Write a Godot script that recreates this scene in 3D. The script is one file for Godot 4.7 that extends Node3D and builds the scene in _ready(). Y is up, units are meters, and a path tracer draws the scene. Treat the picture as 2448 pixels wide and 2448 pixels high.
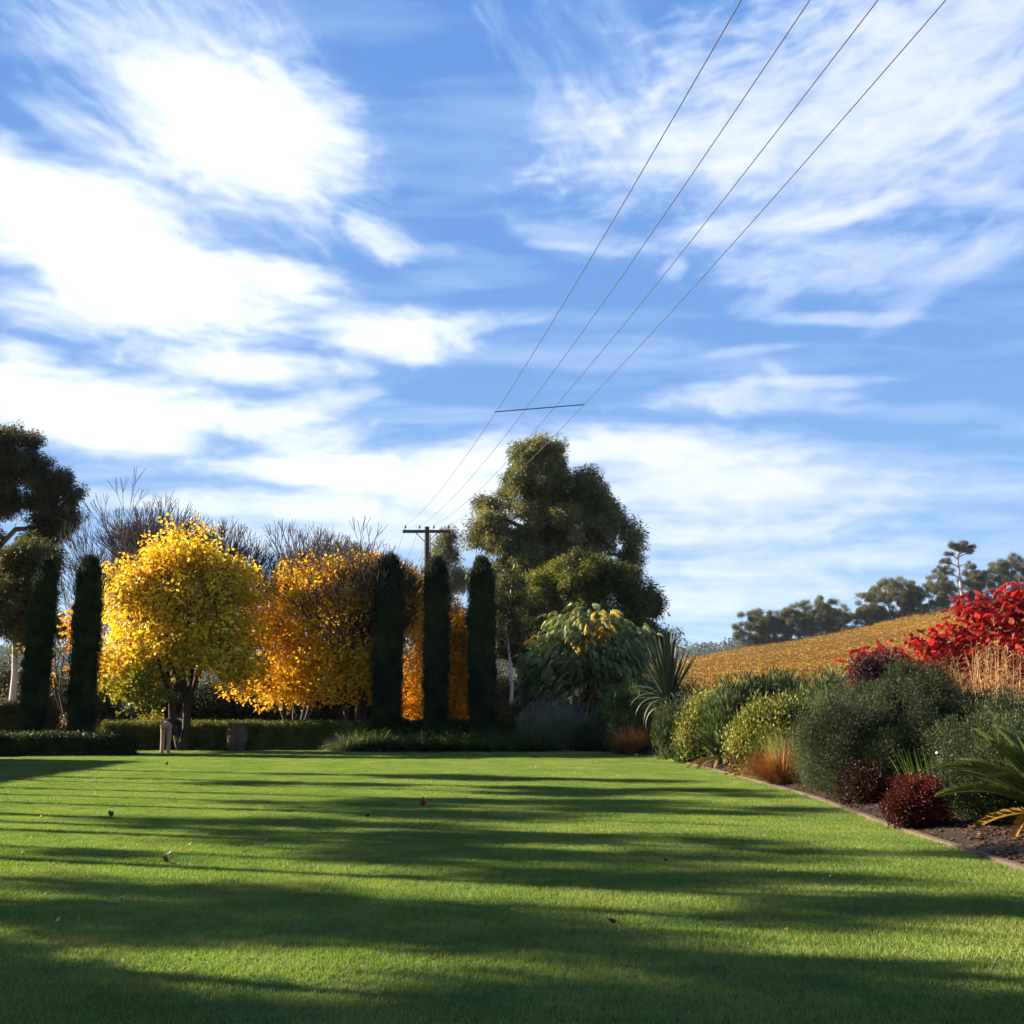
extends Node3D
# A garden lawn among autumn trees, a vineyard hill behind it, under a sky of thin wind-drawn cloud.

const SUN_AZIMUTH := -71.0      # degrees right of straight ahead
const SUN_HEIGHT := 25.0
const EXPOSURE := 5.0
const SKY_GAIN := 1.25

var rng := RandomNumberGenerator.new()
var wobble := FastNoiseLite.new()
var splats := []

# ---------------------------------------------------------------- sky

func cloud(az: float, el: float, rx: float, ry: float, turn: float, thick: float, wisp: float) -> void:
	splats.append([az, el, rx, ry, cos(deg_to_rad(turn)), sin(deg_to_rad(turn)), thick, wisp])

func cloud_table() -> void:
	cloud(-13.3, 25.6, 4.15, 2.17, 8, 3, 0.15)
	cloud(-16.2, 27.9, 7.05, 3.53, 32, 0.6, 0.65)
	cloud(-19.8, 24.4, 2.59, 0.56, 20, 0.7, 0.6)
	cloud(-22.2, 21.3, 4.26, 1.75, 8, 2.6, 0.2)
	cloud(-18.6, 21.9, 3.06, 0.99, 6, 1, 0.5)
	cloud(-16.0, 18.6, 4.36, 1.70, 4, 3, 0.25)
	cloud(-10.9, 19.5, 2.66, 0.60, 8, 1.4, 0.4)
	cloud(-20.3, 17.1, 4.00, 0.85, 3, 0.9, 0.6)
	cloud(-6.5, 21.4, 1.41, 0.75, 15, 1, 0.7)
	cloud(-4.0, 20.8, 2.23, 0.38, 2, 0.4, 0.6)
	cloud(-5.8, 17.2, 2.70, 0.94, 8, 2.4, 0.3)
	cloud(-2.5, 17.6, 2.59, 0.38, -4, 1, 0.4)
	cloud(-22.7, 15.1, 1.41, 0.47, 10, 1, 0.5)
	cloud(-12.5, 15.4, 4.26, 0.60, 0, 1.8, 0.4)
	cloud(-15.7, 13.3, 5.32, 0.85, 5, 2, 0.35)
	cloud(-21.2, 13.0, 3.62, 1.23, 12, 2.6, 0.2)
	cloud(-18.0, 12.1, 2.98, 0.77, 6, 2, 0.3)
	cloud(-9.2, 13.8, 2.59, 0.56, -15, 1, 0.5)
	cloud(-9.2, 11.9, 2.12, 0.52, -20, 0.9, 0.6)
	cloud(-10.1, 10.6, 3.41, 0.47, 0, 1.5, 0.35)
	cloud(-4.7, 10.5, 4.70, 0.89, 2, 2.1, 0.3)
	cloud(-10.1, 9.1, 4.26, 0.47, 0, 1.1, 0.4)
	cloud(-1.7, 9.0, 3.53, 0.71, 0, 1.3, 0.4)
	cloud(-0.4, 11.6, 4.47, 0.71, -4, 1.3, 0.4)
	cloud(5.4, 11.8, 4.70, 0.80, 6, 1.5, 0.4)
	cloud(9.6, 11.9, 4.47, 0.66, 4, 0.9, 0.5)
	cloud(7.1, 9.8, 5.88, 1.03, 2, 1.4, 0.4)
	cloud(12.0, 10.3, 4.70, 0.89, 6, 0.9, 0.5)
	cloud(9.5, 7.7, 5.88, 0.61, -2, 1.1, 0.5)
	cloud(13.1, 6.4, 7.99, 0.52, -3, 0.7, 0.5)
	cloud(8.2, 4.8, 7.05, 0.61, -2, 0.8, 0.4)
	cloud(-6.6, 8.0, 7.05, 0.80, 0, 0.8, 0.4)
	cloud(-18.5, 9.0, 2.12, 0.38, 0, 0.6, 0.5)
	cloud(-15.1, 9.0, 2.35, 0.38, 0, 0.6, 0.5)
	cloud(15.4, 27.1, 8.93, 3.53, -8, 0.95, 0.8)
	cloud(11.3, 25.3, 4.23, 0.99, 0, 0.9, 0.45)
	cloud(9.5, 24.4, 5.17, 0.31, 2, 0.7, 0.4)
	cloud(2.0, 27.2, 4.47, 0.80, 55, 0.32, 0.8)
	cloud(3.0, 29.4, 4.23, 0.80, 65, 0.25, 0.8)
	cloud(4.3, 26.4, 3.53, 0.66, 48, 0.35, 0.8)
	cloud(6.2, 28.2, 4.00, 1.41, 60, 0.3, 0.7)
	cloud(20.7, 27.8, 6.11, 4.00, -20, 0.8, 0.7)
	cloud(18.6, 24.7, 6.58, 0.80, -18, 0.6, 0.6)
	cloud(22.7, 23.5, 2.82, 1.18, 5, 0.4, 0.6)
	cloud(12.4, 21.6, 4.94, 0.56, -6, 1.1, 0.5)
	cloud(16.6, 21.9, 2.59, 0.26, -8, 0.7, 0.5)
	cloud(22.6, 21.7, 2.35, 0.38, 10, 0.8, 0.5)
	cloud(15.5, 19.9, 4.23, 0.99, -3, 0.9, 0.55)
	cloud(20.6, 19.1, 4.00, 0.61, -14, 0.5, 0.5)
	cloud(22.7, 19.9, 2.82, 0.56, -25, 0.4, 0.5)
	cloud(12.0, 18.4, 1.41, 0.42, -12, 0.5, 0.6)
	cloud(15.6, 17.3, 2.82, 0.24, 3, 0.8, 0.4)
	cloud(18.2, 17.4, 1.65, 0.38, -28, 0.4, 0.6)
	cloud(2.4, 21.7, 2.82, 0.61, 12, 0.38, 0.6)
	cloud(3.2, 21.0, 1.88, 0.19, 5, 0.5, 0.4)
	cloud(7.9, 20.1, 0.61, 0.35, -30, 0.6, 0.6)
	cloud(10.9, 13.9, 3.53, 0.61, 2, 0.9, 0.55)
	cloud(13.4, 14.5, 3.29, 0.21, 2, 0.7, 0.4)
	cloud(12.6, 15.0, 0.94, 0.28, 30, 0.6, 0.5)
	cloud(11.0, 16.0, 2.12, 0.19, -4, 0.4, 0.5)
	cloud(16.7, 9.4, 5.88, 0.85, -2, 0.35, 0.5)

func sky_texture() -> ImageTexture:
	var big := 4096
	var warp := FastNoiseLite.new()
	warp.seed = 4; warp.frequency = 0.11; warp.fractal_octaves = 4
	var fine := FastNoiseLite.new()
	fine.seed = 11; fine.frequency = 0.16; fine.fractal_octaves = 5; fine.fractal_gain = 0.55
	var broad := FastNoiseLite.new()
	broad.seed = 23; broad.frequency = 0.05; broad.fractal_octaves = 4
	var img := Image.create(512, 256, false, Image.FORMAT_RGB8)
	for y in 256:
		for x in 512:
			img.set_pixel(x, y, sky_color((x + 0.5) / 512.0 * 360.0, 90.0 - (y + 0.5) / 256.0 * 180.0, warp, fine, broad))
	img.resize(big, big / 2, Image.INTERPOLATE_CUBIC)
	var cells := int(big * 37.0 / 360.0)
	var top := int(big / 2.0 * (90.0 - 42.0) / 180.0)
	var bottom := big / 4 + 2
	var grain := RandomNumberGenerator.new()
	grain.seed = 8
	for y in range(top, bottom):
		var el := 90.0 - (y + 0.5) / (big / 2.0) * 180.0
		for x in range(-cells, cells):
			var c := sky_color((x + 0.5) / big * 360.0, el, warp, fine, broad)
			var g := grain.randf_range(-0.006, 0.006)
			img.set_pixel((x + big) % big, y, Color(c.r + g, c.g + g, c.b + g))
	return ImageTexture.create_from_image(img)

func sky_color(az: float, el: float, warp: FastNoiseLite, fine: FastNoiseLite, broad: FastNoiseLite) -> Color:
	if az > 180.0:
		az -= 360.0
	if el < -0.5:
		return Color(0.45, 0.47, 0.42)
	var e := maxf(el, 0.0)
	# clear air: deep blue overhead, paler to the horizon
	var t := 1.0 - exp(-e / 12.0)
	var r := lerpf(0.72, 0.35, t)
	var g := lerpf(0.855, 0.53, t)
	var b := lerpf(0.945, 0.805, t)
	var high := clampf((e - 30.0) / 60.0, 0.0, 1.0)
	r = lerpf(r, 0.24, high); g = lerpf(g, 0.41, high); b = lerpf(b, 0.70, high)
	var d := 0.0
	var wx := warp.get_noise_2d(az, el * 2.0) * 0.8
	var wy := warp.get_noise_2d(az + 310.0, el * 2.0) * 0.45
	var px := az + wx
	var py := el + wy
	if absf(az) < 44.0 and el < 48.0:
		for s in splats:
			var dx: float = lerpf(px, az, s[7] * 0.8) - s[0]
			var dy: float = s[1] - lerpf(py, el, s[7] * 0.8)
			if absf(dx) > s[2] * 2.8 + s[3] or absf(dy) > s[2] * 1.6 + s[3] * 2.8:
				continue
			var lx: float = dx * s[4] + dy * s[5]
			var ly: float = dy * s[4] - dx * s[5]
			var q: float = (lx / s[2]) * (lx / s[2]) + (ly / s[3]) * (ly / s[3])
			if q > 8.0:
				continue
			var w: float = s[7]
			var ux: float = lx + wx * 1.6
			var uy: float = ly + wy * 1.6
			var n: float = 0.75 * fine.get_noise_3d(ux * 1.1, uy * 2.8, s[0] * 7.0) + 0.5 * fine.get_noise_3d(ux * 2.2, uy * 7.0 + ux * 0.6, s[1] * 5.0) + 0.3 * fine.get_noise_3d(ux * 4.0, uy * 18.0 - ux * 1.5, s[0] * 3.0)
			var k := 1.0 - sqrt(q)
			d += s[6] * (smoothstep(-0.8, 0.9, k + (0.4 + 0.8 * w) * n) * clampf(1.0 + 1.3 * w * n, 0.2, 1.8) + 0.1 * exp(-q * 0.5))
	# thin cloud everywhere, drawn out along the wind as a high sheet would be
	var far := 1.0 / tan(deg_to_rad(e + 4.0))
	var cx := sin(deg_to_rad(az)) * far * 20.0
	var cz := cos(deg_to_rad(az)) * far * 20.0
	var veil := fine.get_noise_2d(cx * 0.35 + cz * 0.1, cz * 1.3) * 0.9 + broad.get_noise_2d(cx * 1.2, cz * 2.2)
	var outside := smoothstep(30.0, 46.0, absf(az)) + smoothstep(36.0, 48.0, el)
	d += maxf(0.0, veil + 0.1) * (0.42 + 1.2 * minf(outside, 1.0))
	d += 0.08 + 0.32 * exp(-e / 4.0)
	d = maxf(0.0, d - 0.12)
	var a := 1.0 - exp(-d * 0.9)
	# cloud turned to the sun is whiter
	var near := clampf(1.0 - (az + 8.0) / 34.0, 0.0, 1.0) if az > -8.0 else 1.0
	if absf(az) > 90.0:
		near = 0.3
	near = maxf(near, 1.0 - e / 16.0)
	var cr := lerpf(0.86, 1.0, near)
	var cg := lerpf(0.885, 1.0, near)
	var cb := lerpf(0.98, 1.0, near)
	return Color(lerpf(r, cr, a), lerpf(g, cg, a), lerpf(b, cb, a))

# ---------------------------------------------------------------- shapes

class Geo:
	var v := PackedVector3Array()
	var n := PackedVector3Array()
	var c := PackedColorArray()
	var t := PackedInt32Array()

	func quad(a: Vector3, b: Vector3, d: Vector3, e: Vector3, col: Color) -> void:
		var i := v.size()
		var nn := (d - a).cross(b - a).normalized()
		v.append(a); v.append(b); v.append(d); v.append(e)
		for k in 4:
			n.append(nn); c.append(col)
		t.append_array([i, i + 1, i + 2, i, i + 2, i + 3])

	func tri(a: Vector3, b: Vector3, d: Vector3, col: Color) -> void:
		var i := v.size()
		var nn := (d - a).cross(b - a).normalized()
		v.append(a); v.append(b); v.append(d)
		for k in 3:
			n.append(nn); c.append(col)
		t.append_array([i, i + 1, i + 2])

	func box(at: Vector3, size: Vector3, col: Color, basis := Basis()) -> void:
		var h := size / 2.0
		var ax := [basis.x * h.x, basis.y * h.y, basis.z * h.z]
		for k in 3:
			for s in [-1.0, 1.0]:
				var o: Vector3 = ax[k] * s
				var p: Vector3 = ax[(k + 1) % 3]
				var q: Vector3 = ax[(k + 2) % 3] * s
				quad(at + o - p - q, at + o - p + q, at + o + p + q, at + o + p - q, col)

	func tube(p: PackedVector3Array, r: PackedFloat32Array, sides: int, col: Color, capped := false) -> void:
		var first := v.size()
		var side := Vector3.ZERO
		for k in p.size():
			var d := (p[mini(k + 1, p.size() - 1)] - p[maxi(k - 1, 0)]).normalized()
			if k == 0:
				side = d.cross(Vector3.UP if absf(d.y) < 0.9 else Vector3.RIGHT).normalized()
			side = (side - d * side.dot(d)).normalized()
			var other := d.cross(side)
			for s in sides:
				var a := TAU * s / sides
				var o := side * cos(a) + other * sin(a)
				v.append(p[k] + o * r[k]); n.append(o); c.append(col)
		for k in p.size() - 1:
			for s in sides:
				var a := first + k * sides + s
				var b := first + k * sides + (s + 1) % sides
				t.append_array([a, a + sides, b, b, a + sides, b + sides])
		if capped:
			for e in [0, p.size() - 1]:
				var d := (p[1] - p[0]).normalized() * -1.0 if e == 0 else (p[-1] - p[-2]).normalized()
				var i := v.size()
				v.append(p[e]); n.append(d); c.append(col)
				for s in sides:
					v.append(v[first + e * sides + s]); n.append(d); c.append(col)
				for s in sides:
					if e == 0:
						t.append_array([i, i + 1 + s, i + 1 + (s + 1) % sides])
					else:
						t.append_array([i, i + 1 + (s + 1) % sides, i + 1 + s])

	# a flat pointed leaf of two triangles folded along its midrib
	func leaf(at: Vector3, d: Vector3, side: Vector3, long: float, wide: float, fold: float, col: Color) -> void:
		var up := side.cross(d).normalized()
		var m := at + d * long * 0.45 + up * fold * wide
		var i := v.size()
		v.append(at); v.append(m - side * wide * 0.5); v.append(at + d * long); v.append(m + side * wide * 0.5)
		for k in 4:
			n.append(up); c.append(col)
		t.append_array([i, i + 1, i + 2, i, i + 2, i + 3])

	# a long leaf that bends under its weight; shape 0 is a sword, 1 a broad leaf
	func blade(at: Vector3, d: Vector3, side: Vector3, long: float, wide: float, bend: float, parts: int, shape: int, col: Color) -> void:
		var p := at
		var first := v.size()
		for k in parts + 1:
			var f := float(k) / parts
			var w := wide * (minf(1.0, 0.7 + f * 1.2) * (1.0 - pow(f, 2.2)) if shape == 0 else sin(PI * pow(f * 0.97 + 0.03, 0.8)))
			var up := side.cross(d).normalized()
			v.append(p - side * w * 0.5 + up * w * 0.16); v.append(p - up * w * 0.02); v.append(p + side * w * 0.5 + up * w * 0.16)
			n.append((up + side * 0.3).normalized()); n.append(up); n.append((up - side * 0.3).normalized())
			c.append(col); c.append(col); c.append(col)
			d = (d + Vector3.DOWN * bend / parts).normalized()
			side = (side - d * side.dot(d)).normalized()
			p += d * long / parts
		for k in parts:
			for s in 2:
				var a := first + k * 3 + s
				t.append_array([a, a + 3, a + 1, a + 1, a + 3, a + 4])

	# a stiff sword leaf that curls over about its own side
	func sword(at: Vector3, d: Vector3, side: Vector3, long: float, wide: float, curl: float, parts: int, col: Color) -> void:
		var p := at
		var first := v.size()
		for k in parts + 1:
			var f := float(k) / parts
			var w := wide * minf(1.0, 0.65 + f * 1.4) * (1.0 - pow(f, 2.6))
			var up := side.cross(d).normalized()
			v.append(p - side * w * 0.5 + up * w * 0.22); v.append(p); v.append(p + side * w * 0.5 + up * w * 0.22)
			n.append((up + side * 0.4).normalized()); n.append(up); n.append((up - side * 0.4).normalized())
			c.append(col); c.append(col); c.append(col)
			p += d * long / parts
			d = d.rotated(side, curl / parts)
		for k in parts:
			for s in 2:
				var a := first + k * 3 + s
				t.append_array([a, a + 3, a + 1, a + 1, a + 3, a + 4])

	func mesh() -> ArrayMesh:
		var a := []
		a.resize(Mesh.ARRAY_MAX)
		a[Mesh.ARRAY_VERTEX] = v
		a[Mesh.ARRAY_NORMAL] = n
		a[Mesh.ARRAY_COLOR] = c
		a[Mesh.ARRAY_INDEX] = t
		var m := ArrayMesh.new()
		m.add_surface_from_arrays(Mesh.PRIMITIVE_TRIANGLES, a)
		return m

# ---------------------------------------------------------------- objects

func tag(o: Node, label := "", category := "", group := "", kind := "") -> void:
	if label: o.set_meta("label", label)
	if category: o.set_meta("category", category)
	if group: o.set_meta("group", group)
	if kind: o.set_meta("kind", kind)

var taken := {}
func numbered(called: String) -> String:
	taken[called] = taken.get(called, -1) + 1
	return called if taken[called] == 0 else "%s_%03d" % [called, taken[called]]

func thing(called: String, label: String, category: String, at: Vector3, group := "") -> Node3D:
	var o := Node3D.new()
	o.name = numbered(called)
	add_child(o, true)
	o.position = at
	tag(o, label, category, group)
	return o

func part_name(called: String, parent: Node) -> String:
	var k := 0
	var s := called
	while parent.has_node(s):
		k += 1
		s = "%s_%03d" % [called, k]
	return s

func build(called: String, m: Mesh, mat: Material, parent: Node = null, kind := "") -> MeshInstance3D:
	var o := MeshInstance3D.new()
	o.mesh = m
	o.material_override = mat
	if parent == null or parent == self:
		o.name = numbered(called)
		add_child(o, true)
	else:
		o.name = part_name(called, parent)
		parent.add_child(o, true)
	if kind: o.set_meta("kind", kind)
	return o

# many copies of one small mesh; tints are linear base colours
func scatter(called: String, m: Mesh, mat: Material, where: Array[Transform3D], tints: PackedColorArray, parent: Node = null, kind := "stuff") -> MultiMeshInstance3D:
	var mm := MultiMesh.new()
	mm.transform_format = MultiMesh.TRANSFORM_3D
	mm.use_colors = true
	mm.mesh = m
	mm.instance_count = where.size()
	for i in where.size():
		mm.set_instance_transform(i, where[i])
		mm.set_instance_color(i, tints[i])
	var o := MultiMeshInstance3D.new()
	o.multimesh = mm
	o.material_override = mat
	if parent == null:
		o.name = numbered(called)
		add_child(o, true)
	else:
		o.name = part_name(called, parent)
		parent.add_child(o, true)
	o.set_meta("kind", "stuff")
	return o

func duplicated(o: Node3D, at: Vector3, turn: float, size: Vector3, label: String) -> Node3D:
	var r: Node3D = o.duplicate()
	r.name = numbered(String(o.name).rstrip("0123456789").rstrip("_"))
	add_child(r, true)
	r.position = at
	r.rotation.y = turn
	r.scale = size
	if label: r.set_meta("label", label)
	return r

func leafy(rough: float, through: Color) -> StandardMaterial3D:
	var m := StandardMaterial3D.new()
	m.vertex_color_use_as_albedo = true
	m.roughness = rough
	m.metallic_specular = 0.25
	m.cull_mode = BaseMaterial3D.CULL_DISABLED
	if through != Color.BLACK:
		m.backlight_enabled = true
		m.backlight = through
	return m

func plain(col: Color, rough := 0.85, metal := 0.0) -> StandardMaterial3D:
	var m := StandardMaterial3D.new()
	m.albedo_color = col.linear_to_srgb()
	m.roughness = rough
	m.metallic = metal
	return m

func noise_texture(freq: float, octaves: int, bump := false, stretch_seed := 1) -> NoiseTexture2D:
	var f := FastNoiseLite.new()
	f.seed = stretch_seed; f.frequency = freq; f.fractal_octaves = octaves
	var t := NoiseTexture2D.new()
	t.width = 512; t.height = 512; t.seamless = true; t.noise = f
	if bump:
		t.as_normal_map = true; t.bump_strength = 6.0
	return t

# a surface whose own colour wanders between two tones
func earthy(a: Color, b: Color, scale: float, freq: float, relief: float, rough := 0.95) -> StandardMaterial3D:
	var m := StandardMaterial3D.new()
	var t := noise_texture(freq, 5)
	var g := Gradient.new()
	g.set_color(0, a.linear_to_srgb()); g.set_color(1, b.linear_to_srgb())
	g.set_offset(0, 0.25); g.set_offset(1, 0.75)
	t.color_ramp = g
	m.albedo_texture = t
	m.roughness = rough
	m.metallic_specular = 0.3
	m.uv1_triplanar = true; m.uv1_world_triplanar = true
	m.uv1_scale = Vector3.ONE * scale
	if relief > 0.0:
		m.normal_enabled = true
		m.normal_texture = noise_texture(freq * 2.0, 4, true, 5)
		m.normal_scale = relief
	return m

func spin() -> Vector3:
	var z := rng.randf_range(-1.0, 1.0)
	var a := rng.randf() * TAU
	var r := sqrt(1.0 - z * z)
	return Vector3(r * cos(a), z, r * sin(a))

func around(d: Vector3) -> Vector3:
	var s := d.cross(Vector3.UP if absf(d.y) < 0.95 else Vector3.RIGHT).normalized()
	return s.rotated(d, rng.randf() * TAU)

func grey(lo: float, hi: float) -> Color:
	var k := rng.randf_range(lo, hi)
	return Color(k, k, k)

# a tuft of small leaves within a ball; lift draws them up (+) or lets them hang (-)
func tuft(count: int, radius: float, long: float, wide: float, lift: float, wander := 0.6) -> ArrayMesh:
	var g := Geo.new()
	for i in count:
		var o := spin()
		var p := o * radius * pow(rng.randf(), 0.5)
		var d := (o * 0.7 + spin() * wander + Vector3.UP * lift).normalized()
		var k := rng.randf_range(0.62, 1.0)
		g.leaf(p, d, around(d), long * rng.randf_range(0.7, 1.2), wide * rng.randf_range(0.8, 1.2), rng.randf_range(-0.1, 0.25), Color(k * rng.randf_range(0.9, 1.0), k, k * rng.randf_range(0.8, 1.0)))
	return g.mesh()

# where tufts sit in a crown made of lobes [centre, radii]
func crown_spots(lobes: Array, count: int, gap: float, freq: float, shell := 0.45, clump := 0.0, each := 16) -> PackedVector3Array:
	var out := PackedVector3Array()
	var share := []
	var total := 0.0
	for l in lobes:
		var s: Vector3 = l[1]
		total += pow(s.x * s.y * s.z, 0.667)
		share.append(total)
	var tries := 0
	while out.size() < count and tries < count * 6:
		tries += 1
		var x := rng.randf() * total
		var k := 0
		while share[k] < x:
			k += 1
		var o := spin()
		var f := pow(rng.randf(), shell)
		var c: Vector3 = lobes[k][0]
		var s: Vector3 = lobes[k][1]
		var edge := 1.0 + 0.5 * wobble.get_noise_3dv((c + o * 2.0) * 9.0)
		var p := c + o * s * f * edge
		if wobble.get_noise_3dv(p * freq) < gap:
			continue
		if clump <= 0.0:
			out.append(p)
			continue
		var squash := rng.randf_range(0.55, 0.8)
		var size := clump * rng.randf_range(0.7, 1.25)
		for i in each:
			var q := spin() * size * pow(rng.randf(), 0.45)
			out.append(p + Vector3(q.x, q.y * squash, q.z))
	return out

# tints for spots: two tones that take turns in patches
func tints_for(spots: PackedVector3Array, a: Color, b: Color, freq: float, vary := 0.25) -> PackedColorArray:
	var out := PackedColorArray()
	for p in spots:
		var k := clampf(0.5 + 1.6 * wobble.get_noise_3dv(p * freq + Vector3(91, 7, 3)) + rng.randf_range(-0.25, 0.25), 0.0, 1.0)
		var c := a.lerp(b, k)
		var s := (1.0 + rng.randf_range(-vary, vary)) * (1.0 + 0.7 * wobble.get_noise_3dv(p * freq * 3.5 + Vector3(17, 3, 41)))
		out.append(Color(c.r * s, c.g * s, c.b * s))
	return out

func poses(spots: PackedVector3Array, lo: float, hi: float, upright: bool, tilt := 0.35) -> Array[Transform3D]:
	var out: Array[Transform3D] = []
	for p in spots:
		var b := Basis(Vector3.UP, rng.randf() * TAU)
		b = Basis(around(Vector3.UP), rng.randf_range(0.0, tilt)) * b if upright else Basis(spin(), rng.randf() * TAU) * b
		out.append(Transform3D(b.scaled(Vector3.ONE * rng.randf_range(lo, hi)), p))
	return out

# a bent tube from a to b that sags or rises at its middle
func limb(g: Geo, a: Vector3, b: Vector3, ra: float, rb: float, arch: float, col: Color, sides := 5, parts := 5) -> PackedVector3Array:
	var p := PackedVector3Array()
	var r := PackedFloat32Array()
	var jig := a.distance_to(b) * 0.05
	for k in parts + 1:
		var f := float(k) / parts
		var q := a.lerp(b, f) + Vector3.UP * arch * sin(PI * f)
		if k > 0 and k < parts:
			q += spin() * jig
		p.append(q); r.append(lerpf(ra, rb, pow(f, 0.8)))
	g.tube(p, r, sides, col)
	return p

func _ready() -> void:
	rng.seed = 20
	wobble.seed = 3; wobble.frequency = 1.0; wobble.fractal_octaves = 3
	var cam := Camera3D.new()
	cam.name = "camera"
	cam.fov = 45.3
	cam.near = 0.1; cam.far = 6000.0
	cam.position = Vector3(0, 1.6, 0)
	cam.rotation_degrees = Vector3(8.94, 0, 0)
	add_child(cam)
	cloud_table()
	var env := Environment.new()
	env.background_mode = Environment.BG_SKY
	var sky := Sky.new()
	var pan := PanoramaSkyMaterial.new()
	pan.panorama = sky_texture()
	sky.sky_material = pan
	env.sky = sky
	env.background_energy_multiplier = SKY_GAIN / EXPOSURE
	env.tonemap_mode = Environment.TONE_MAPPER_LINEAR
	env.tonemap_exposure = EXPOSURE
	env.fog_enabled = true
	env.fog_density = 0.00006
	env.fog_light_color = Color(0.72, 0.8, 0.92)
	env.sdfgi_enabled = true; env.ssao_enabled = true; env.ssil_enabled = true
	var we := WorldEnvironment.new()
	we.name = "world_environment"
	we.environment = env
	add_child(we)
	var sun := DirectionalLight3D.new()
	sun.name = "sun"
	sun.light_energy = 1.6
	sun.light_color = Color(1.0, 0.93, 0.82)
	sun.light_angular_distance = 0.5
	sun.shadow_enabled = true
	var a := deg_to_rad(SUN_AZIMUTH)
	var h := deg_to_rad(SUN_HEIGHT)
	add_child(sun)
	sun.look_at_from_position(Vector3.ZERO, -Vector3(sin(a) * cos(h), sin(h), -cos(a) * cos(h)))
	make_shared()
	make_ground()
	make_lawn()
	make_bed()
	make_hills()
	make_vineyard()
	make_left_hedges()
	make_cypresses()
	make_autumn_trees()
	make_gums()
	make_hill_trees()
	make_shade_trees()
	make_background_shrubs()
	make_far_border()
	make_right_border()
	make_power_line()
	make_barrel()
	make_person()
	make_small_things()

# ---------------------------------------------------------------- shared meshes and materials

var M := {}
var T := {}

func make_shared() -> void:
	M.leaf = leafy(0.55, Color(0.7, 0.7, 0.45))
	M.thick_leaf = leafy(0.5, Color(0.3, 0.3, 0.2))
	M.gold_leaf = leafy(0.55, Color(1.0, 0.85, 0.5))
	M.red_leaf = leafy(0.5, Color(0.95, 0.7, 0.6))
	M.needle = leafy(0.7, Color.BLACK)
	M.grass = leafy(0.48, Color(0.8, 0.9, 0.55))
	M.grass.metallic_specular = 0.25
	M.straw = leafy(0.7, Color(0.6, 0.5, 0.35))
	M.bark = leafy(0.9, Color.BLACK)
	M.wood = earthy(Color(0.05, 0.042, 0.035), Color(0.10, 0.085, 0.07), 0.6, 0.02, 0.6)
	M.iron = plain(Color(0.06, 0.06, 0.065), 0.5, 0.8)
	T.gum = tuft(36, 0.3, 0.22, 0.048, -0.45, 0.5)
	T.hanging = tuft(60, 0.5, 0.25, 0.05, -0.45, 0.5)
	T.box = tuft(36, 0.16, 0.05, 0.03, 0.15)
	T.shrub = tuft(60, 0.28, 0.09, 0.035, 0.3)
	T.fine = tuft(170, 0.3, 0.06, 0.013, 0.55, 0.5)
	T.maple = tuft(12, 0.27, 0.14, 0.11, -0.35, 0.7)
	T.spray = tuft(46, 0.2, 0.16, 0.022, 1.3, 0.3)
	T.far = tuft(60, 0.9, 0.42, 0.2, 0.0)

# ---------------------------------------------------------------- ground

func crest(x: float) -> float:
	return maxf(0.6, 3.65 + 0.1934 * x)

func land(x: float, d: float) -> float:
	var t := clampf((d - 50.0) / 280.0, 0.0, 1.0)
	if d > 330.0:
		t = maxf(0.25, 1.0 - (d - 330.0) / 300.0)
	var side := smoothstep(-30.0, 8.0, x)
	return crest(minf(x, 260.0)) * t * side + (wobble.get_noise_2d(x * 0.02, d * 0.02) * 0.7 * t)

func sheet(xs: Array, ds: Array, height: Callable) -> ArrayMesh:
	var g := Geo.new()
	for d in ds:
		for x in xs:
			g.v.append(Vector3(x, height.call(x, d), -d))
			var e := 0.5
			g.n.append(Vector3(height.call(x - e, d) - height.call(x + e, d), 2.0 * e, height.call(x, d + e) - height.call(x, d - e)).normalized())
			g.c.append(Color.WHITE)
	for i in ds.size() - 1:
		for j in xs.size() - 1:
			var a := i * xs.size() + j
			g.t.append_array([a, a + xs.size(), a + 1, a + 1, a + xs.size(), a + xs.size() + 1])
	return g.mesh()

func make_ground() -> void:
	var xs := [-4000.0, -1500.0, -600.0, -300.0, -150.0, -80.0, -50.0, -40.0]
	for k in 60:
		xs.append(-30.0 + k * 5.0)
	xs.append_array([280.0, 340.0, 450.0, 700.0, 1500.0, 4000.0])
	var ds := [-3000.0, -600.0, -100.0, -30.0, 0.0, 30.0, 46.0]
	for k in 60:
		ds.append(50.0 + k * 6.0)
	ds.append_array([430.0, 470.0, 520.0, 600.0, 800.0, 1200.0, 2000.0, 4500.0])
	build("ground", sheet(xs, ds, land), earthy(Color(0.10, 0.075, 0.035), Color(0.20, 0.14, 0.05), 0.08, 0.012, 0.4), null, "structure")

# the line between lawn and border: x for a distance d
func edge_x(d: float) -> float:
	var at := [[-30.0, 4.7], [9.0, 4.95], [12.0, 4.95], [16.0, 4.95], [22.0, 5.2], [29.0, 5.0], [35.0, 4.75], [39.0, 4.35], [42.0, 3.5], [44.0, 2.2]]
	if d <= at[0][0]:
		return at[0][1]
	for k in at.size() - 1:
		if d < at[k + 1][0]:
			var f: float = (d - at[k][0]) / (at[k + 1][0] - at[k][0])
			f = f * f * (3.0 - 2.0 * f) * 0.35 + f * 0.65
			return lerpf(at[k][1], at[k + 1][1], f)
	return at[-1][1]

func lawn_height(x: float, d: float) -> float:
	return 0.004

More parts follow.
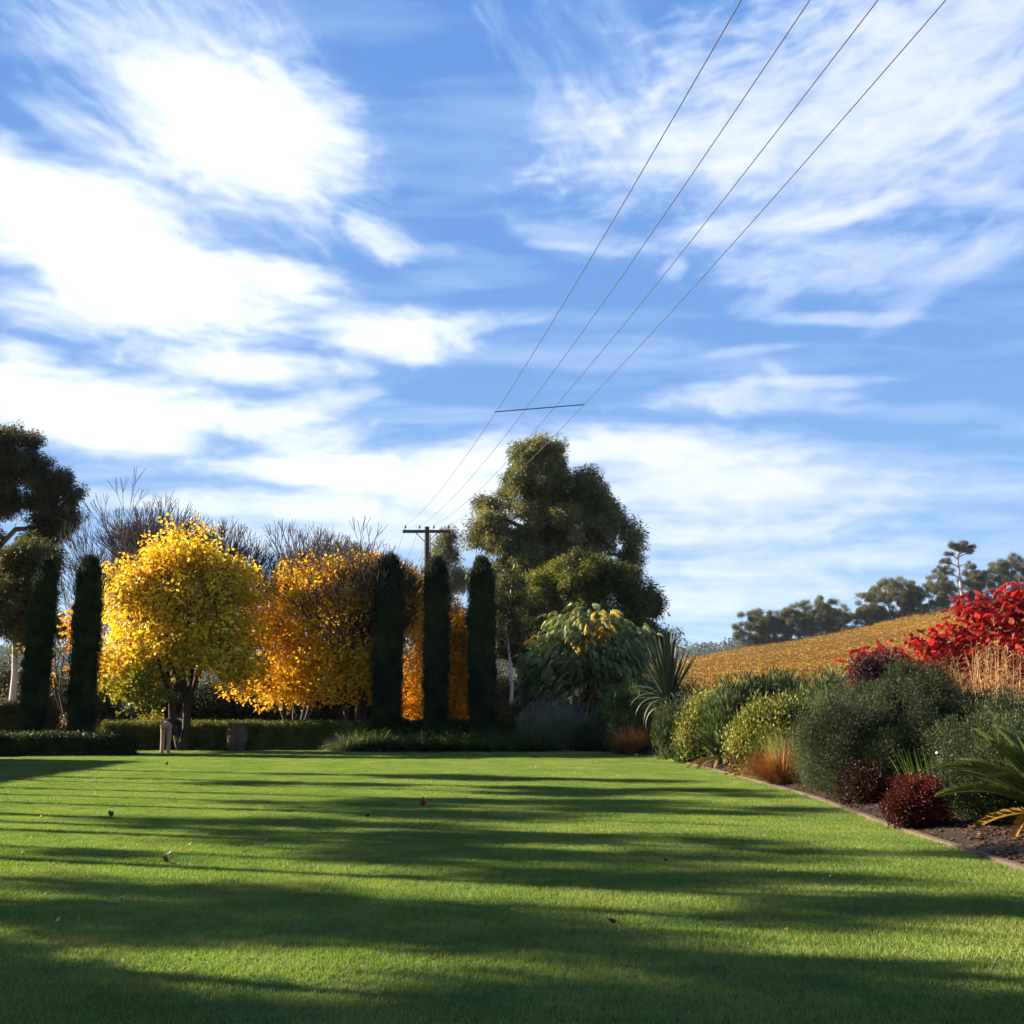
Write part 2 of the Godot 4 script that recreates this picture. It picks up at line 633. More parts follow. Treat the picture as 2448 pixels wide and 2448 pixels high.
func make_lawn() -> void:
	var g := Geo.new()
	var n := 0
	for k in 47:
		var d := -30.0 + k * 1.6
		var right := edge_x(d) - 0.02
		for x in [-40.0, -15.0, right]:
			g.v.append(Vector3(x, 0.004, -d)); g.n.append(Vector3.UP); g.c.append(Color.WHITE)
		if k > 0:
			for j in 2:
				var a := (k - 1) * 3 + j
				g.t.append_array([a, a + 3, a + 1, a + 1, a + 3, a + 4])
	build("lawn_turf", g.mesh(), earthy(Color(0.045, 0.06, 0.015), Color(0.085, 0.10, 0.03), 0.9, 0.03, 0.6), null, "structure")
	# blades: square pieces of turf, each a few thousand blades, laid in every turn
	var patch := Geo.new()
	for i in 620:
		var p := Vector3(rng.randf_range(-0.14, 0.14), 0.0, rng.randf_range(-0.14, 0.14))
		var lean := Vector3(rng.randf_range(-0.8, 0.8), 1.0, rng.randf_range(-0.8, 0.8)).normalized()
		var s := around(lean) * rng.randf_range(0.0022, 0.004)
		var h := rng.randf_range(0.018, 0.042)
		var k := rng.randf_range(0.55, 1.0)
		var col := Color(k * rng.randf_range(0.75, 1.0), k, k * rng.randf_range(0.6, 1.0))
		if rng.randf() < 0.05:
			col = Color(1.0, 0.8, 0.75)
		patch.tri(p - s, p + lean * h, p + s, col)
	var spots := PackedVector3Array()
	var d := 3.0
	while d < 44.0:
		var x := maxf(-15.0, -0.46 * d - 2.5)
		while x < edge_x(d) + 0.05:
			spots.append(Vector3(x, 0.004, -d))
			x += 0.25
		d += 0.25
	var where: Array[Transform3D] = []
	var tints := PackedColorArray()
	for p in spots:
		var b := Basis(Vector3.UP, (rng.randi() % 4) * PI / 2.0).scaled(Vector3(1.0, rng.randf_range(0.85, 1.15) + 0.5 * wobble.get_noise_2d(p.x * 1.7 + 9.0, p.z * 1.7), 1.0))
		where.append(Transform3D(b, p + Vector3(rng.randf_range(-0.02, 0.02), 0, rng.randf_range(-0.02, 0.02))))
		var k := 0.5 + 0.9 * wobble.get_noise_2d(p.x * 0.35, p.z * 0.35) + 0.5 * wobble.get_noise_2d(p.x * 1.3 + 50.0, p.z * 1.3)
		var c := Color(0.20, 0.25, 0.075).lerp(Color(0.305, 0.325, 0.115), clampf(k, 0.0, 1.0))
		c = c.lerp(Color(0.13, 0.235, 0.11), 0.5 * smoothstep(0.2, 0.55, wobble.get_noise_2d(p.x * 0.8 - 70.0, p.z * 0.8)))
		c = c.lerp(Color(0.34, 0.29, 0.12), 0.5 * smoothstep(0.2, 0.55, wobble.get_noise_2d(p.x * 0.6 + 170.0, p.z * 0.6)))
		var s := rng.randf_range(0.88, 1.12)
		tints.append(Color(c.r * s, c.g * s, c.b * s))
	scatter("lawn_grass", patch.mesh(), M.grass, where, tints)
	tag(get_child(-1), "short mown green lawn crossed by long tree shadows", "grass")

func make_bed() -> void:
	var g := Geo.new()
	var rows := 0
	var d := -20.0
	while d <= 46.0:
		var l := edge_x(d) + 0.06
		for k in 13:
			var x := lerpf(l, 15.0, pow(k / 12.0, 1.3))
			var h := 0.02 + (0.10 * smoothstep(0.0, 0.6, x - l) + 0.04 * wobble.get_noise_2d(x * 1.2, d * 1.2))
			g.v.append(Vector3(x, h, -d)); g.n.append(Vector3(0.2 * wobble.get_noise_2d(x * 3.0, d * 3.0), 1.0, 0.2 * wobble.get_noise_2d(x * 3.0 + 40.0, d * 3.0)).normalized()); g.c.append(Color.WHITE)
		if rows > 0:
			for k in 12:
				var a := (rows - 1) * 13 + k
				g.t.append_array([a, a + 13, a + 1, a + 1, a + 13, a + 14])
		rows += 1
		d += 0.6
	build("garden_bed", g.mesh(), earthy(Color(0.014, 0.009, 0.006), Color(0.048, 0.029, 0.02), 0.8, 0.03, 0.8), null, "structure")
	# bark chips
	var chip := Geo.new()
	chip.box(Vector3.ZERO, Vector3(0.07, 0.012, 0.03), Color(1, 1, 1))
	var where: Array[Transform3D] = []
	var tints := PackedColorArray()
	for i in 9000:
		var dd := 6.0 + 36.0 * pow(rng.randf(), 1.4)
		var x := edge_x(dd) + 0.08 + 1.6 * pow(rng.randf(), 1.5)
		var h := 0.025 + 0.10 * smoothstep(0.0, 0.6, x - edge_x(dd) - 0.06) + 0.04 * wobble.get_noise_2d(x * 1.2, dd * 1.2)
		where.append(Transform3D(Basis(spin(), rng.randf_range(0.0, 0.7)) * Basis(Vector3.UP, rng.randf() * TAU).scaled(Vector3.ONE * rng.randf_range(0.5, 1.2)), Vector3(x, h, -dd)))
		var c := Color(0.035, 0.019, 0.013).lerp(Color(0.09, 0.052, 0.033), pow(rng.randf(), 2.0))
		tints.append(c)
	scatter("bark_mulch", chip.mesh(), M.bark, where, tints)
	tag(get_child(-1), "brown bark mulch chips along the lawn edging", "mulch")
	# edging: weathered boards laid on edge, end to end
	var edging := thing("lawn_edging", "pale weathered timber edging between lawn and planted border", "edging", Vector3.ZERO)
	var e := -4.0
	var i := 0
	while e < 43.0:
		var n := e + 1.8
		var a := Vector3(edge_x(e), 0.0, -e)
		var b := Vector3(edge_x(n), 0.0, -n)
		var q := Geo.new()
		var z := (b - a).normalized()
		q.box((a + b) / 2.0 + Vector3(0.04, 0.022, 0), Vector3(0.085, 0.06, a.distance_to(b) - 0.012), Color.WHITE, Basis(Vector3.UP.cross(z).normalized(), Vector3.UP, z))
		build("board", q.mesh(), [edge_a(), edge_b()][i % 2], edging)
		i += 1
		e = n

func edge_a() -> Material:
	if not M.has("edge_a"):
		M.edge_a = earthy(Color(0.06, 0.046, 0.033), Color(0.12, 0.092, 0.064), 1.5, 0.03, 0.5)
	return M.edge_a

func edge_b() -> Material:
	if not M.has("edge_b"):
		M.edge_b = earthy(Color(0.05, 0.039, 0.028), Color(0.105, 0.08, 0.056), 1.7, 0.035, 0.5)
	return M.edge_b

func make_hills() -> void:
	var xs := []
	for k in 90:
		xs.append(-1800.0 + k * 40.0)
	var ds := []
	for k in 16:
		ds.append(1150.0 + k * 40.0)
	var f := func(x: float, d: float) -> float:
		var k := sin(clampf((d - 1150.0) / 600.0, 0.0, 1.0) * PI)
		return -5.0 + k * (62.0 + 16.0 * wobble.get_noise_1d(x * 0.0022) + 6.0 * wobble.get_noise_2d(x * 0.01, d * 0.01))
	build("hills", sheet(xs, ds, f), earthy(Color(0.05, 0.06, 0.035), Color(0.09, 0.10, 0.05), 0.01, 0.02, 0.0), null, "structure")
	var spots := PackedVector3Array()
	for i in 3800:
		var x := rng.randf_range(-900.0, 900.0)
		var d := rng.randf_range(1180.0, 1480.0)
		spots.append(Vector3(x, f.call(x, d) + 2.0, -d))
	scatter("hill_forest", T.far, M.leaf, poses(spots, 5.0, 11.0, true, 0.3), tints_for(spots, Color(0.045, 0.06, 0.03), Color(0.08, 0.09, 0.05), 0.01))
	tag(get_child(-1), "wooded blue green range of hills on the skyline", "forest")

func make_vineyard() -> void:
	var vine := Geo.new()
	for i in 110:
		var p := Vector3(rng.randf_range(-0.9, 0.9), rng.randf_range(0.35, 1.55), rng.randf_range(-0.4, 0.4))
		var d := (spin() + Vector3(0, -0.3, 0)).normalized()
		var k := rng.randf_range(0.55, 1.0)
		vine.leaf(p, d, around(d), rng.randf_range(0.17, 0.3), rng.randf_range(0.15, 0.25), 0.1, Color(k, k * rng.randf_range(0.8, 1.0), k * rng.randf_range(0.6, 1.0)))
	for k in 3:
		vine.box(Vector3(-0.6 + k * 0.6, 0.4, 0), Vector3(0.06, 0.8, 0.06), Color(0.3, 0.25, 0.3))
	var spots := PackedVector3Array()
	var where: Array[Transform3D] = []
	var d := 64.0
	while d < 333.0:
		var x := 0.07 * d - 6.0
		while x < 0.62 * d + 8.0:
			# the rows run along the slope, a little oblique to the view
			var dd := d + (x - 0.3 * d) * 0.12
			var p := Vector3(x + rng.randf_range(-0.2, 0.2), land(x, dd), -dd + rng.randf_range(-0.15, 0.15))
			if dd < 334.0 and rng.randf() > 0.03:
				spots.append(p)
				where.append(Transform3D(Basis(Vector3.UP, 0.12 + (PI if rng.randf() < 0.5 else 0.0)).scaled(Vector3(1, rng.randf_range(0.8, 1.15), 1)), p))
			x += 1.75
		d += 3.0
	var tints := PackedColorArray()
	for p in spots:
		var k := clampf(0.5 + 1.3 * wobble.get_noise_2d(p.x * 0.02, p.z * 0.05) + rng.randf_range(-0.3, 0.3), 0.0, 1.0)
		var c := Color(0.27, 0.165, 0.044).lerp(Color(0.46, 0.30, 0.055), k)
		if p.z > -100.0 and p.x > 22.0 + rng.randf() * 6.0:
			c = c.lerp(Color(0.18, 0.07, 0.05), 0.6)
		tints.append(c)
	scatter("vineyard", vine.mesh(), M.leaf, where, tints)
	tag(get_child(-1), "golden autumn vineyard covering the slope below the hilltop trees", "vineyard")

# ---------------------------------------------------------------- hedges

func hedge(called: String, label: String, a: Vector3, b: Vector3, h: float, w: float, dark: Color, light: Color, density := 95.0, rough := 0.05) -> Node3D:
	var o := thing(called, label, "hedge", a)
	var along := b - a
	var l := along.length()
	var yaw := atan2(-along.z, along.x)
	o.rotation.y = yaw
	var g := Geo.new()
	g.box(Vector3(l / 2.0, h / 2.0 - 0.03, 0), Vector3(l - 0.1, h - 0.1, w - 0.16), Color(dark.r, dark.g, dark.b))
	build("branches", g.mesh(), M.bark, o)
	var spots := PackedVector3Array()
	for i in int(l * (h * 2.0 + w) * density):
		var f := rng.randf() * (2.0 * h + w)
		var x := rng.randf() * l
		var p: Vector3
		if f < h:
			p = Vector3(x, f, w / 2.0 - 0.04)
		elif f < 2.0 * h:
			p = Vector3(x, f - h, -w / 2.0 + 0.04)
		else:
			p = Vector3(x, h - 0.04, f - 2.0 * h - w / 2.0)
		p += spin() * 0.05 + Vector3.UP * wobble.get_noise_1d(x * 0.9) * rough
		spots.append(p)
	for i in int(w * h * density * 1.5):
		spots.append(Vector3(0.0 if i % 2 == 0 else l, rng.randf() * h, rng.randf_range(-w / 2.0, w / 2.0)))
	scatter("foliage", T.box, M.leaf, poses(spots, 0.7, 1.15, false), tints_for(spots, dark, light, 0.6), o)
	return o

func make_left_hedges() -> void:
	var d := Color(0.020, 0.034, 0.010)
	var l := Color(0.05, 0.07, 0.018)
	hedge("box_hedge", "long low clipped hedge behind the barrel and the bending person", Vector3(-14.6, 0, -45.0), Vector3(-5.3, 0, -45.0), 0.95, 0.95, Color(0.07, 0.085, 0.018), Color(0.15, 0.15, 0.035))
	hedge("box_hedge", "low clipped hedge behind the feet of the three cypresses", Vector3(-5.25, 0, -47.0), Vector3(0.6, 0, -47.0), 0.98, 0.9, Color(0.05, 0.06, 0.012), Color(0.10, 0.10, 0.02))
	hedge("box_hedge", "dark low hedge in front of the two left cypresses", Vector3(-22.0, 0, -39.6), Vector3(-12.15, 0, -40.0), 0.66, 1.1, d, l)
	hedge("box_hedge", "taller hedge behind the left cypresses at the frame edge", Vector3(-26.0, 0, -47.2), Vector3(-18.2, 0, -47.0), 1.65, 1.2, Color(0.04, 0.05, 0.012), Color(0.08, 0.085, 0.02))
	hedge("box_hedge", "tall hedge along the left side of the lawn outside the picture", Vector3(-16.6, 0, -15.0), Vector3(-16.9, 0, -37.5), 2.9, 1.2, d, l, 60.0)

# ---------------------------------------------------------------- cypresses

func cypress(label: String, at: Vector3, h: float, r: float, lean: float, odd: int) -> void:
	var o := thing("cypress", label, "cypress tree", at, "pencil cypresses along the hedges")
	var g := Geo.new()
	g.tube(PackedVector3Array([Vector3(0, 0, 0), Vector3(0, h * 0.3, 0)]), PackedFloat32Array([0.13, 0.1]), 8, Color(0.12, 0.08, 0.06))
	build("trunk", g.mesh(), M.bark, o)
	var shape := func(f: float) -> float:
		return (0.9 + 0.1 * sin(f * 2.6 + 0.4)) * pow(clampf((1.0 - f) / 0.095, 0.0, 1.0), 0.52) * (0.88 + 0.12 * smoothstep(0.0, 0.1, f))
	var core := Geo.new()
	var pts := PackedVector3Array()
	var rad := PackedFloat32Array()
	for k in 15:
		var f := k / 14.0
		pts.append(Vector3(lean * f, 0.12 + f * (h * 0.93), 0)); rad.append(maxf(0.03, (r - 0.16) * shape.call(f)))
	core.tube(pts, rad, 12, Color(0.012, 0.022, 0.009), true)
	build("branches", core.mesh(), M.needle, o)
	var spots := PackedVector3Array()
	var where: Array[Transform3D] = []
	for i in int(h * r * 620):
		var f := pow(rng.randf(), 0.92)
		var a := rng.randf() * TAU
		var bulge := 1.0 + 0.3 * wobble.get_noise_3d(cos(a) * 1.6 + odd * 9.0, f * 4.0, sin(a) * 1.6) + 0.25 * wobble.get_noise_3d(cos(a) * 5.0 + odd * 5.0, f * 2.0, sin(a) * 5.0)
		var rr: float = r * shape.call(f) * bulge * (0.8 + 0.2 * sqrt(rng.randf()))
		var p := Vector3(cos(a) * rr + lean * f, f * h, sin(a) * rr)
		spots.append(p)
		var tilt := rng.randf_range(-0.05, 0.28)
		var b := Basis(Vector3(sin(a), 0, -cos(a)).normalized(), -tilt) * Basis(Vector3.UP, rng.randf() * TAU)
		var s := rng.randf_range(0.55, 1.0) * (1.5 if rng.randf() < 0.04 else 1.0)
		where.append(Transform3D(b.scaled(Vector3(s * 0.8, s * 1.35, s * 0.8)), p))
	for i in 40:
		var a := rng.randf() * TAU
		var q := r * 0.75 * sqrt(rng.randf())
		var p := Vector3(lean + cos(a) * q, h * rng.randf_range(0.94, 0.985) + 0.18 - q * 0.35, sin(a) * q)
		spots.append(p)
		where.append(Transform3D(Basis().scaled(Vector3(0.3, rng.randf_range(0.9, 1.5), 0.3)), p))
	scatter("foliage", T.spray, M.needle, where, tints_for(spots, Color(0.013, 0.026, 0.009), Color(0.038, 0.056, 0.018), 0.9), o)

func make_cypresses() -> void:
	cypress("thickest and leftmost of the three cypresses standing together", Vector3(-4.55, 0, -45.2), 6.95, 0.46, 0.02, 1)
	cypress("middle cypress of the three, beneath the power pole", Vector3(-2.74, 0, -45.2), 6.85, 0.37, -0.06, 2)
	cypress("rightmost cypress of the three, before the big gum", Vector3(-1.07, 0, -45.2), 6.85, 0.40, -0.05, 3)
	cypress("cypress beside the yellow tree, right one of the left pair", Vector3(-14.42, 0, -41.7), 6.45, 0.36, 0.0, 4)
	cypress("narrow cypress leaning at its waist, left one of the left pair", Vector3(-16.1, 0, -41.7), 6.35, 0.35, 0.22, 5)
	cypress("cypress cut off by the left edge of the frame", Vector3(-18.15, 0, -41.9), 6.1, 0.40, 0.1, 6)

# ---------------------------------------------------------------- trees

# branches that fork again and again; ends are kept in tips
func grow(g: Geo, p: Vector3, d: Vector3, long: float, rad: float, depth: int, lift: float, spread: float, ratio: float, col: Color, tips: Array) -> void:
	var a := p
	var pts := PackedVector3Array([a])
	var parts := 3 if depth > 3 else 2
	for k in parts:
		d = (d + spin() * 0.10 + Vector3.UP * lift / parts).normalized()
		a += d * long / parts
		pts.append(a)
	var r := PackedFloat32Array()
	for k in parts + 1:
		r.append(maxf(0.010, lerpf(rad, rad * 0.7, float(k) / parts)))
	g.tube(pts, r, 7 if depth > 4 else (4 if depth > 2 else 3), col)
	if depth <= 3:
		tips.append([a, depth])
	if depth == 0:
		return
	var n := 2 if rng.randf() < 0.5 else 3
	var s := around(d)
	for k in n:
		var t := s.rotated(d, TAU * k / n + rng.randf_range(-0.4, 0.4))
		var ang := spread * rng.randf_range(0.6, 1.3)
		grow(g, a, (d * cos(ang) + t * sin(ang)).normalized(), long * ratio * rng.randf_range(0.85, 1.15), rad * (0.68 if n == 2 else 0.58), depth - 1, lift, spread, ratio, col, tips)

func autumn_tree(called: String, label: String, at: Vector3, stems: Array, depth: int, long: float, rad: float, lift: float, spread: float, lobes: Array, count: int, bare_from: float, a: Color, b: Color, green: Callable, bark: Color) -> void:
	var o := thing(called, label, "tree", at)
	var g := Geo.new()
	var tips := []
	for s in stems:
		var d: Vector3 = s
		grow(g, Vector3(d.x * 0.25, -0.05, d.z * 0.25), d.normalized(), long * rng.randf_range(0.92, 1.08), rad, depth, lift, spread, 0.8, bark, tips)
	build("branches", g.mesh(), M.bark, o)
	if count == 0:
		return
	var spots := crown_spots(lobes, count, -0.28, 0.9, 0.6)
	for t in tips:
		var p: Vector3 = t[0]
		if p.x < -3.1 or p.y < 1.4 or p.x > 2.6 - maxf(0.0, p.z) or absf(p.x + 0.3) > 3.1 * sqrt(maxf(0.0, 1.0 - pow((p.y - 4.3) / 4.6, 2.0))):
			continue
		var keep := smoothstep(bare_from + 1.1, bare_from - 0.9, p.y + 0.8 * wobble.get_noise_3dv(p * 0.8))
		if rng.randf() < keep * 0.4:
			spots.append(p)
	var tints := PackedColorArray()
	var base := tints_for(spots, a, b, 0.7)
	for i in spots.size():
		var k: float = green.call(spots[i])
		k = clampf(k + 0.8 * wobble.get_noise_3dv(spots[i] * 1.1 + Vector3(5, 55, 0)) * (1.0 if k > 0.02 else 0.0), 0.0, 1.0)
		tints.append(base[i].lerp(Color(0.16, 0.24, 0.03), k))
	scatter("crown", T.maple, M.gold_leaf, poses(spots, 0.7, 1.2, true, 0.9), tints, o, "")

func make_autumn_trees() -> void:
	var bark := Color(0.05, 0.036, 0.026)
	var twig := Color(0.05, 0.04, 0.042)
	var none := func(p: Vector3) -> float: return 0.0
	# tree by the person: dark stems, green still on its lowest left boughs
	autumn_tree("yellow_tree", "golden yellow tree, still green low on its left, above the bending person", Vector3(-11.6, 0, -44.0),
		[Vector3(-0.24, 1, 0.1), Vector3(0.17, 1, -0.05), Vector3(0.02, 1, -0.2)], 7, 1.8, 0.16, 0.14, 0.36,
		[[Vector3(-0.3, 4.9, 0.2), Vector3(2.6, 2.1, 2.2)], [Vector3(-0.3, 6.6, 0), Vector3(1.6, 1.6, 1.6)], [Vector3(-1.7, 3.6, 0.4), Vector3(1.25, 1.6, 1.6)], [Vector3(-1.5, 2.3, 0.6), Vector3(1.25, 0.95, 1.3)], [Vector3(1.6, 3.9, 0.3), Vector3(1.5, 1.6, 1.6)], [Vector3(1.5, 5.6, 0), Vector3(1.3, 1.3, 1.4)], [Vector3(1.9, 2.8, 0.2), Vector3(1.1, 0.7, 1.0)], [Vector3(0.1, 3.6, 1.0), Vector3(1.6, 1.0, 0.9)]],
		2800, 8.2, Color(0.80, 0.56, 0.045), Color(0.90, 0.78, 0.11),
		func(p: Vector3) -> float: return smoothstep(3.9, 1.7, p.y) * smoothstep(1.1, -0.6, p.x), bark)
	autumn_tree("yellow_tree", "amber yellow tree with bare twigs on top, left of the three cypresses", Vector3(-5.75, 0, -47.2),
		[Vector3(-0.42, 1, 0.2), Vector3(-0.22, 1, -0.2), Vector3(0.12, 1, 0.2), Vector3(-0.1, 1, 0.3)], 8, 1.6, 0.14, 0.15, 0.33,
		[[Vector3(-1.9, 3.7, 0), Vector3(2.5, 2.0, 2.3)], [Vector3(0.1, 3.7, -0.3), Vector3(1.6, 1.9, 1.5)], [Vector3(-3.4, 4.6, 0), Vector3(1.3, 1.3, 1.5)], [Vector3(-2.6, 2.4, 0.7), Vector3(2.5, 0.95, 1.6)], [Vector3(0.0, 2.8, 0.8), Vector3(1.6, 1.0, 1.3)], [Vector3(-0.6, 3.4, 1.4), Vector3(1.8, 1.1, 0.8)]],
		2000, 6.3, Color(0.76, 0.45, 0.03), Color(0.84, 0.64, 0.06), none, Color(0.07, 0.054, 0.045))
	autumn_tree("yellow_tree", "deep amber tree showing in the gaps between the three cypresses", Vector3(-2.8, 0, -55.0),
		[Vector3(-0.3, 1, 0.1), Vector3(0.2, 1, -0.2), Vector3(0.2, 1, 0.3)], 6, 1.4, 0.11, 0.14, 0.30,
		[[Vector3(-0.5, 3.6, 0), Vector3(2.2, 2.6, 2.0)], [Vector3(0.6, 3.2, 0), Vector3(1.4, 2.5, 1.8)], [Vector3(-0.2, 1.6, 0.3), Vector3(2.2, 1.0, 1.6)]],
		1900, 5.6, Color(0.62, 0.30, 0.015), Color(0.72, 0.42, 0.025), none, bark)
	autumn_tree("bare_tree", "bare grey twiggy tree rising behind the golden tree", Vector3(-14.4, 0, -53.0),
		[Vector3(-0.5, 1, 0.1), Vector3(0.1, 1, -0.3), Vector3(0.45, 1, 0.1), Vector3(0.0, 1, 0.4)], 8, 2.08, 0.12, 0.2, 0.33,
		[], 0, 0.0, Color.WHITE, Color.WHITE, none, twig)
	autumn_tree("yellow_tree", "small orange yellow tree peeping out behind the left cypress pair", Vector3(-17.6, 0, -50.5),
		[Vector3(-0.3, 1, 0.1), Vector3(0.3, 1, 0.1)], 5, 1.3, 0.08, 0.12, 0.36,
		[[Vector3(0.1, 4.8, 0), Vector3(0.8, 1.2, 1.0)], [Vector3(0.5, 3.0, 0), Vector3(0.8, 0.8, 1.0)]],
		420, 3.0, Color(0.68, 0.36, 0.02), Color(0.76, 0.46, 0.03), none, bark)
	autumn_tree("bare_tree", "bare grey twigs of a tree behind the amber tree", Vector3(-9.7, 0, -56.0),
		[Vector3(-0.4, 1, 0.1), Vector3(0.2, 1, -0.3), Vector3(0.4, 1, 0.3), Vector3(-0.1, 1, 0.4)], 8, 1.98, 0.12, 0.22, 0.32,
		[], 0, 0.0, Color.WHITE, Color.WHITE, none, twig)

# a eucalypt: pale trunk, limbs to every lobe of the crown, hanging leaves
func gum(called: String, label: String, at: Vector3, trunk: Array, rad: float, lobes: Array, count: int, a: Color, b: Color, bark: Color, size := 1.0, gap := -0.12, group := "", freq := 0.75, shell := 0.5, flank := 0.0) -> Node3D:
	var o := thing(called, label, "tree", at, group)
	var g := Geo.new()
	var pts := PackedVector3Array()
	var r := PackedFloat32Array()
	for k in trunk.size():
		pts.append(trunk[k]); r.append(rad * lerpf(1.0, 0.3, pow(float(k) / (trunk.size() - 1), 0.8)))
	g.tube(pts, r, 9, bark)
	build("trunk", g.mesh(), M.bark, o)
	var w := Geo.new()
	for l in lobes:
		var c: Vector3 = l[0]
		var s: Vector3 = l[1]
		var best: Vector3 = pts[pts.size() - 1]
		for k in range(1, pts.size()):
			for q in 4:
				var p := pts[k - 1].lerp(pts[k], q / 4.0)
				if p.y < c.y - 0.45 * Vector2(c.x - p.x, c.z - p.z).length() and (best.y > c.y or p.distance_to(c) < best.distance_to(c)):
					best = p
		var heart := c - Vector3(0, s.y * 0.35, 0)
		limb(w, best, heart, rad * 0.38, rad * 0.18, 0.12 * best.distance_to(heart), bark)
		for k in 6:
			var e := c + spin() * s * 0.8
			limb(w, heart, e, rad * 0.13, rad * 0.03, 0.0, bark, 4, 4)
	build("limbs", w.mesh(), M.bark, o, "stuff")
	var spots := crown_spots(lobes, count, gap, freq / size, shell, 0.62 * size, 20)
	var tints := tints_for(spots, a, b, 0.5 / size)
	if flank > 0.0:
		for i in spots.size():
			tints[i] = tints[i].lerp(a * 1.1 if spots[i].x < 0.0 else b, clampf(absf(spots[i].x) * flank, 0.0, 0.85))
	scatter("crown", T.gum, M.leaf, poses(spots, 0.7 * size, 1.25 * size, true, 0.5), tints, o, "")
	return o

func make_gums() -> void:
	var bark := Color(0.42, 0.35, 0.29)
	var da := Color(0.11, 0.12, 0.055)
	var db := Color(0.23, 0.21, 0.095)
	gum("gum_tree", "tall broad gum tree towering right of the three cypresses", Vector3(1.6, 0, -60.0),
		[Vector3(0, -0.2, 0), Vector3(-0.1, 3.0, 0), Vector3(0.2, 6.0, 0.2), Vector3(-0.3, 9.0, 0), Vector3(-0.6, 12.0, 0), Vector3(-0.9, 14.3, 0)], 0.42,
		[[Vector3(0.5, 10.9, 0), Vector3(2.6, 2.2, 1.6)], [Vector3(0.7, 9.0, 0), Vector3(3.0, 1.5, 1.5)], [Vector3(-0.4, 13.9, 0), Vector3(1.2, 1.2, 1.2)], [Vector3(0.2, 13.3, 0.3), Vector3(1.4, 0.9, 1.3)], [Vector3(-1.2, 12.6, 0.4), Vector3(1.1, 1.1, 1.1)], [Vector3(-0.3, 12.0, 0.6), Vector3(1.5, 1.0, 1.3)], [Vector3(1.5, 12.2, 0), Vector3(1.4, 0.9, 1.3)], [Vector3(2.6, 11.6, 0.2), Vector3(1.1, 0.9, 1.1)],
		[Vector3(-2.4, 11.0, 0.3), Vector3(1.1, 1.0, 1.1)], [Vector3(-2.7, 9.7, 0.3), Vector3(1.1, 0.9, 1.1)], [Vector3(0.2, 10.6, 1.0), Vector3(1.5, 0.9, 1.2)], [Vector3(-1.0, 9.4, 0.8), Vector3(1.1, 0.9, 1.1)], [Vector3(3.1, 10.3, 0.4), Vector3(1.4, 1.0, 1.2)], [Vector3(1.6, 9.5, 0.5), Vector3(1.1, 0.7, 1.0)], [Vector3(4.1, 9.3, 0), Vector3(1.0, 1.1, 1.1)],
		[Vector3(-2.1, 8.4, 0.2), Vector3(1.4, 1.5, 1.5)], [Vector3(-0.7, 8.0, 0.7), Vector3(1.5, 1.3, 1.4)], [Vector3(1.8, 8.6, 0.2), Vector3(1.7, 0.9, 1.4)], [Vector3(-2.4, 6.4, 0), Vector3(1.1, 1.4, 1.2)], [Vector3(-1.5, 5.2, 0), Vector3(1.1, 1.2, 1.1)]],
		8200, da, db, bark, 0.85, 0.03)
	gum("gum_tree", "spreading olive green gum with yellowish left flank, in front of the tall gum", Vector3(3.0, 0, -56.0),
		[Vector3(0, -0.2, 0), Vector3(-0.2, 2.0, 0), Vector3(0.1, 4.0, 0.1), Vector3(0.3, 6.2, 0)], 0.3,
		[[Vector3(-1.7, 6.9, 0), Vector3(1.3, 0.9, 1.2)], [Vector3(0.1, 7.5, 0.2), Vector3(1.4, 0.9, 1.3)], [Vector3(1.9, 7.1, 0), Vector3(1.3, 0.9, 1.3)], [Vector3(2.9, 6.0, 0), Vector3(0.9, 1.1, 1.1)], [Vector3(-0.6, 6.2, 0.5), Vector3(1.2, 0.8, 1.1)],
		[Vector3(-2.2, 5.4, 0.2), Vector3(1.2, 1.6, 1.3)], [Vector3(0.2, 5.6, 0.4), Vector3(1.8, 1.4, 1.5)], [Vector3(2.6, 4.8, 0.2), Vector3(1.4, 1.3, 1.4)], [Vector3(-1.8, 3.8, 0.2), Vector3(1.0, 1.0, 1.1)]],
		4400, Color(0.20, 0.20, 0.04), Color(0.08, 0.086, 0.034), bark, 0.85, -0.04, "", 0.75, 0.5, 0.22)
	gum("gum_tree", "pale sparse gum behind the power pole between two cypresses", Vector3(-4.8, 0, -78.0),
		[Vector3(0, -0.2, 0), Vector3(0.1, 4.0, 0), Vector3(0, 8.0, 0), Vector3(0.2, 11.0, 0)], 0.2,
		[[Vector3(0.3, 11.4, 0), Vector3(1.2, 1.3, 1.1)], [Vector3(0.6, 9.6, 0), Vector3(1.5, 1.5, 1.3)], [Vector3(0.0, 7.6, 0), Vector3(1.5, 1.3, 1.3)]],
		800, Color(0.13, 0.14, 0.09), Color(0.19, 0.19, 0.12), bark, 1.0, -0.05)
	for k in 3:
		gum("slender_gum", ["thin white stemmed gum right beside the rightmost cypress", "second thin white stemmed gum right of the rightmost cypress", "third white stemmed gum close to the leafy round tree"][k], Vector3(-0.1 + k * 0.7, 0, -52.0 - k * 1.2),
			[Vector3(0, -0.2, 0), Vector3(0.1, 2.4, 0), Vector3(-0.1 + k * 0.1, 4.6, 0), Vector3(0.1, 6.8 - k, 0)], 0.1,
			[[Vector3(0, 6.4 - k, 0), Vector3(0.8, 1.3, 0.8)], [Vector3(-0.2, 4.6 - k * 0.6, 0), Vector3(0.6, 0.9, 0.7)], [Vector3(0.1, 1.3, 0), Vector3(0.7, 0.7, 0.6)]],
			420, Color(0.10, 0.085, 0.04), Color(0.08, 0.09, 0.035), Color(0.5, 0.45, 0.4), 0.8)
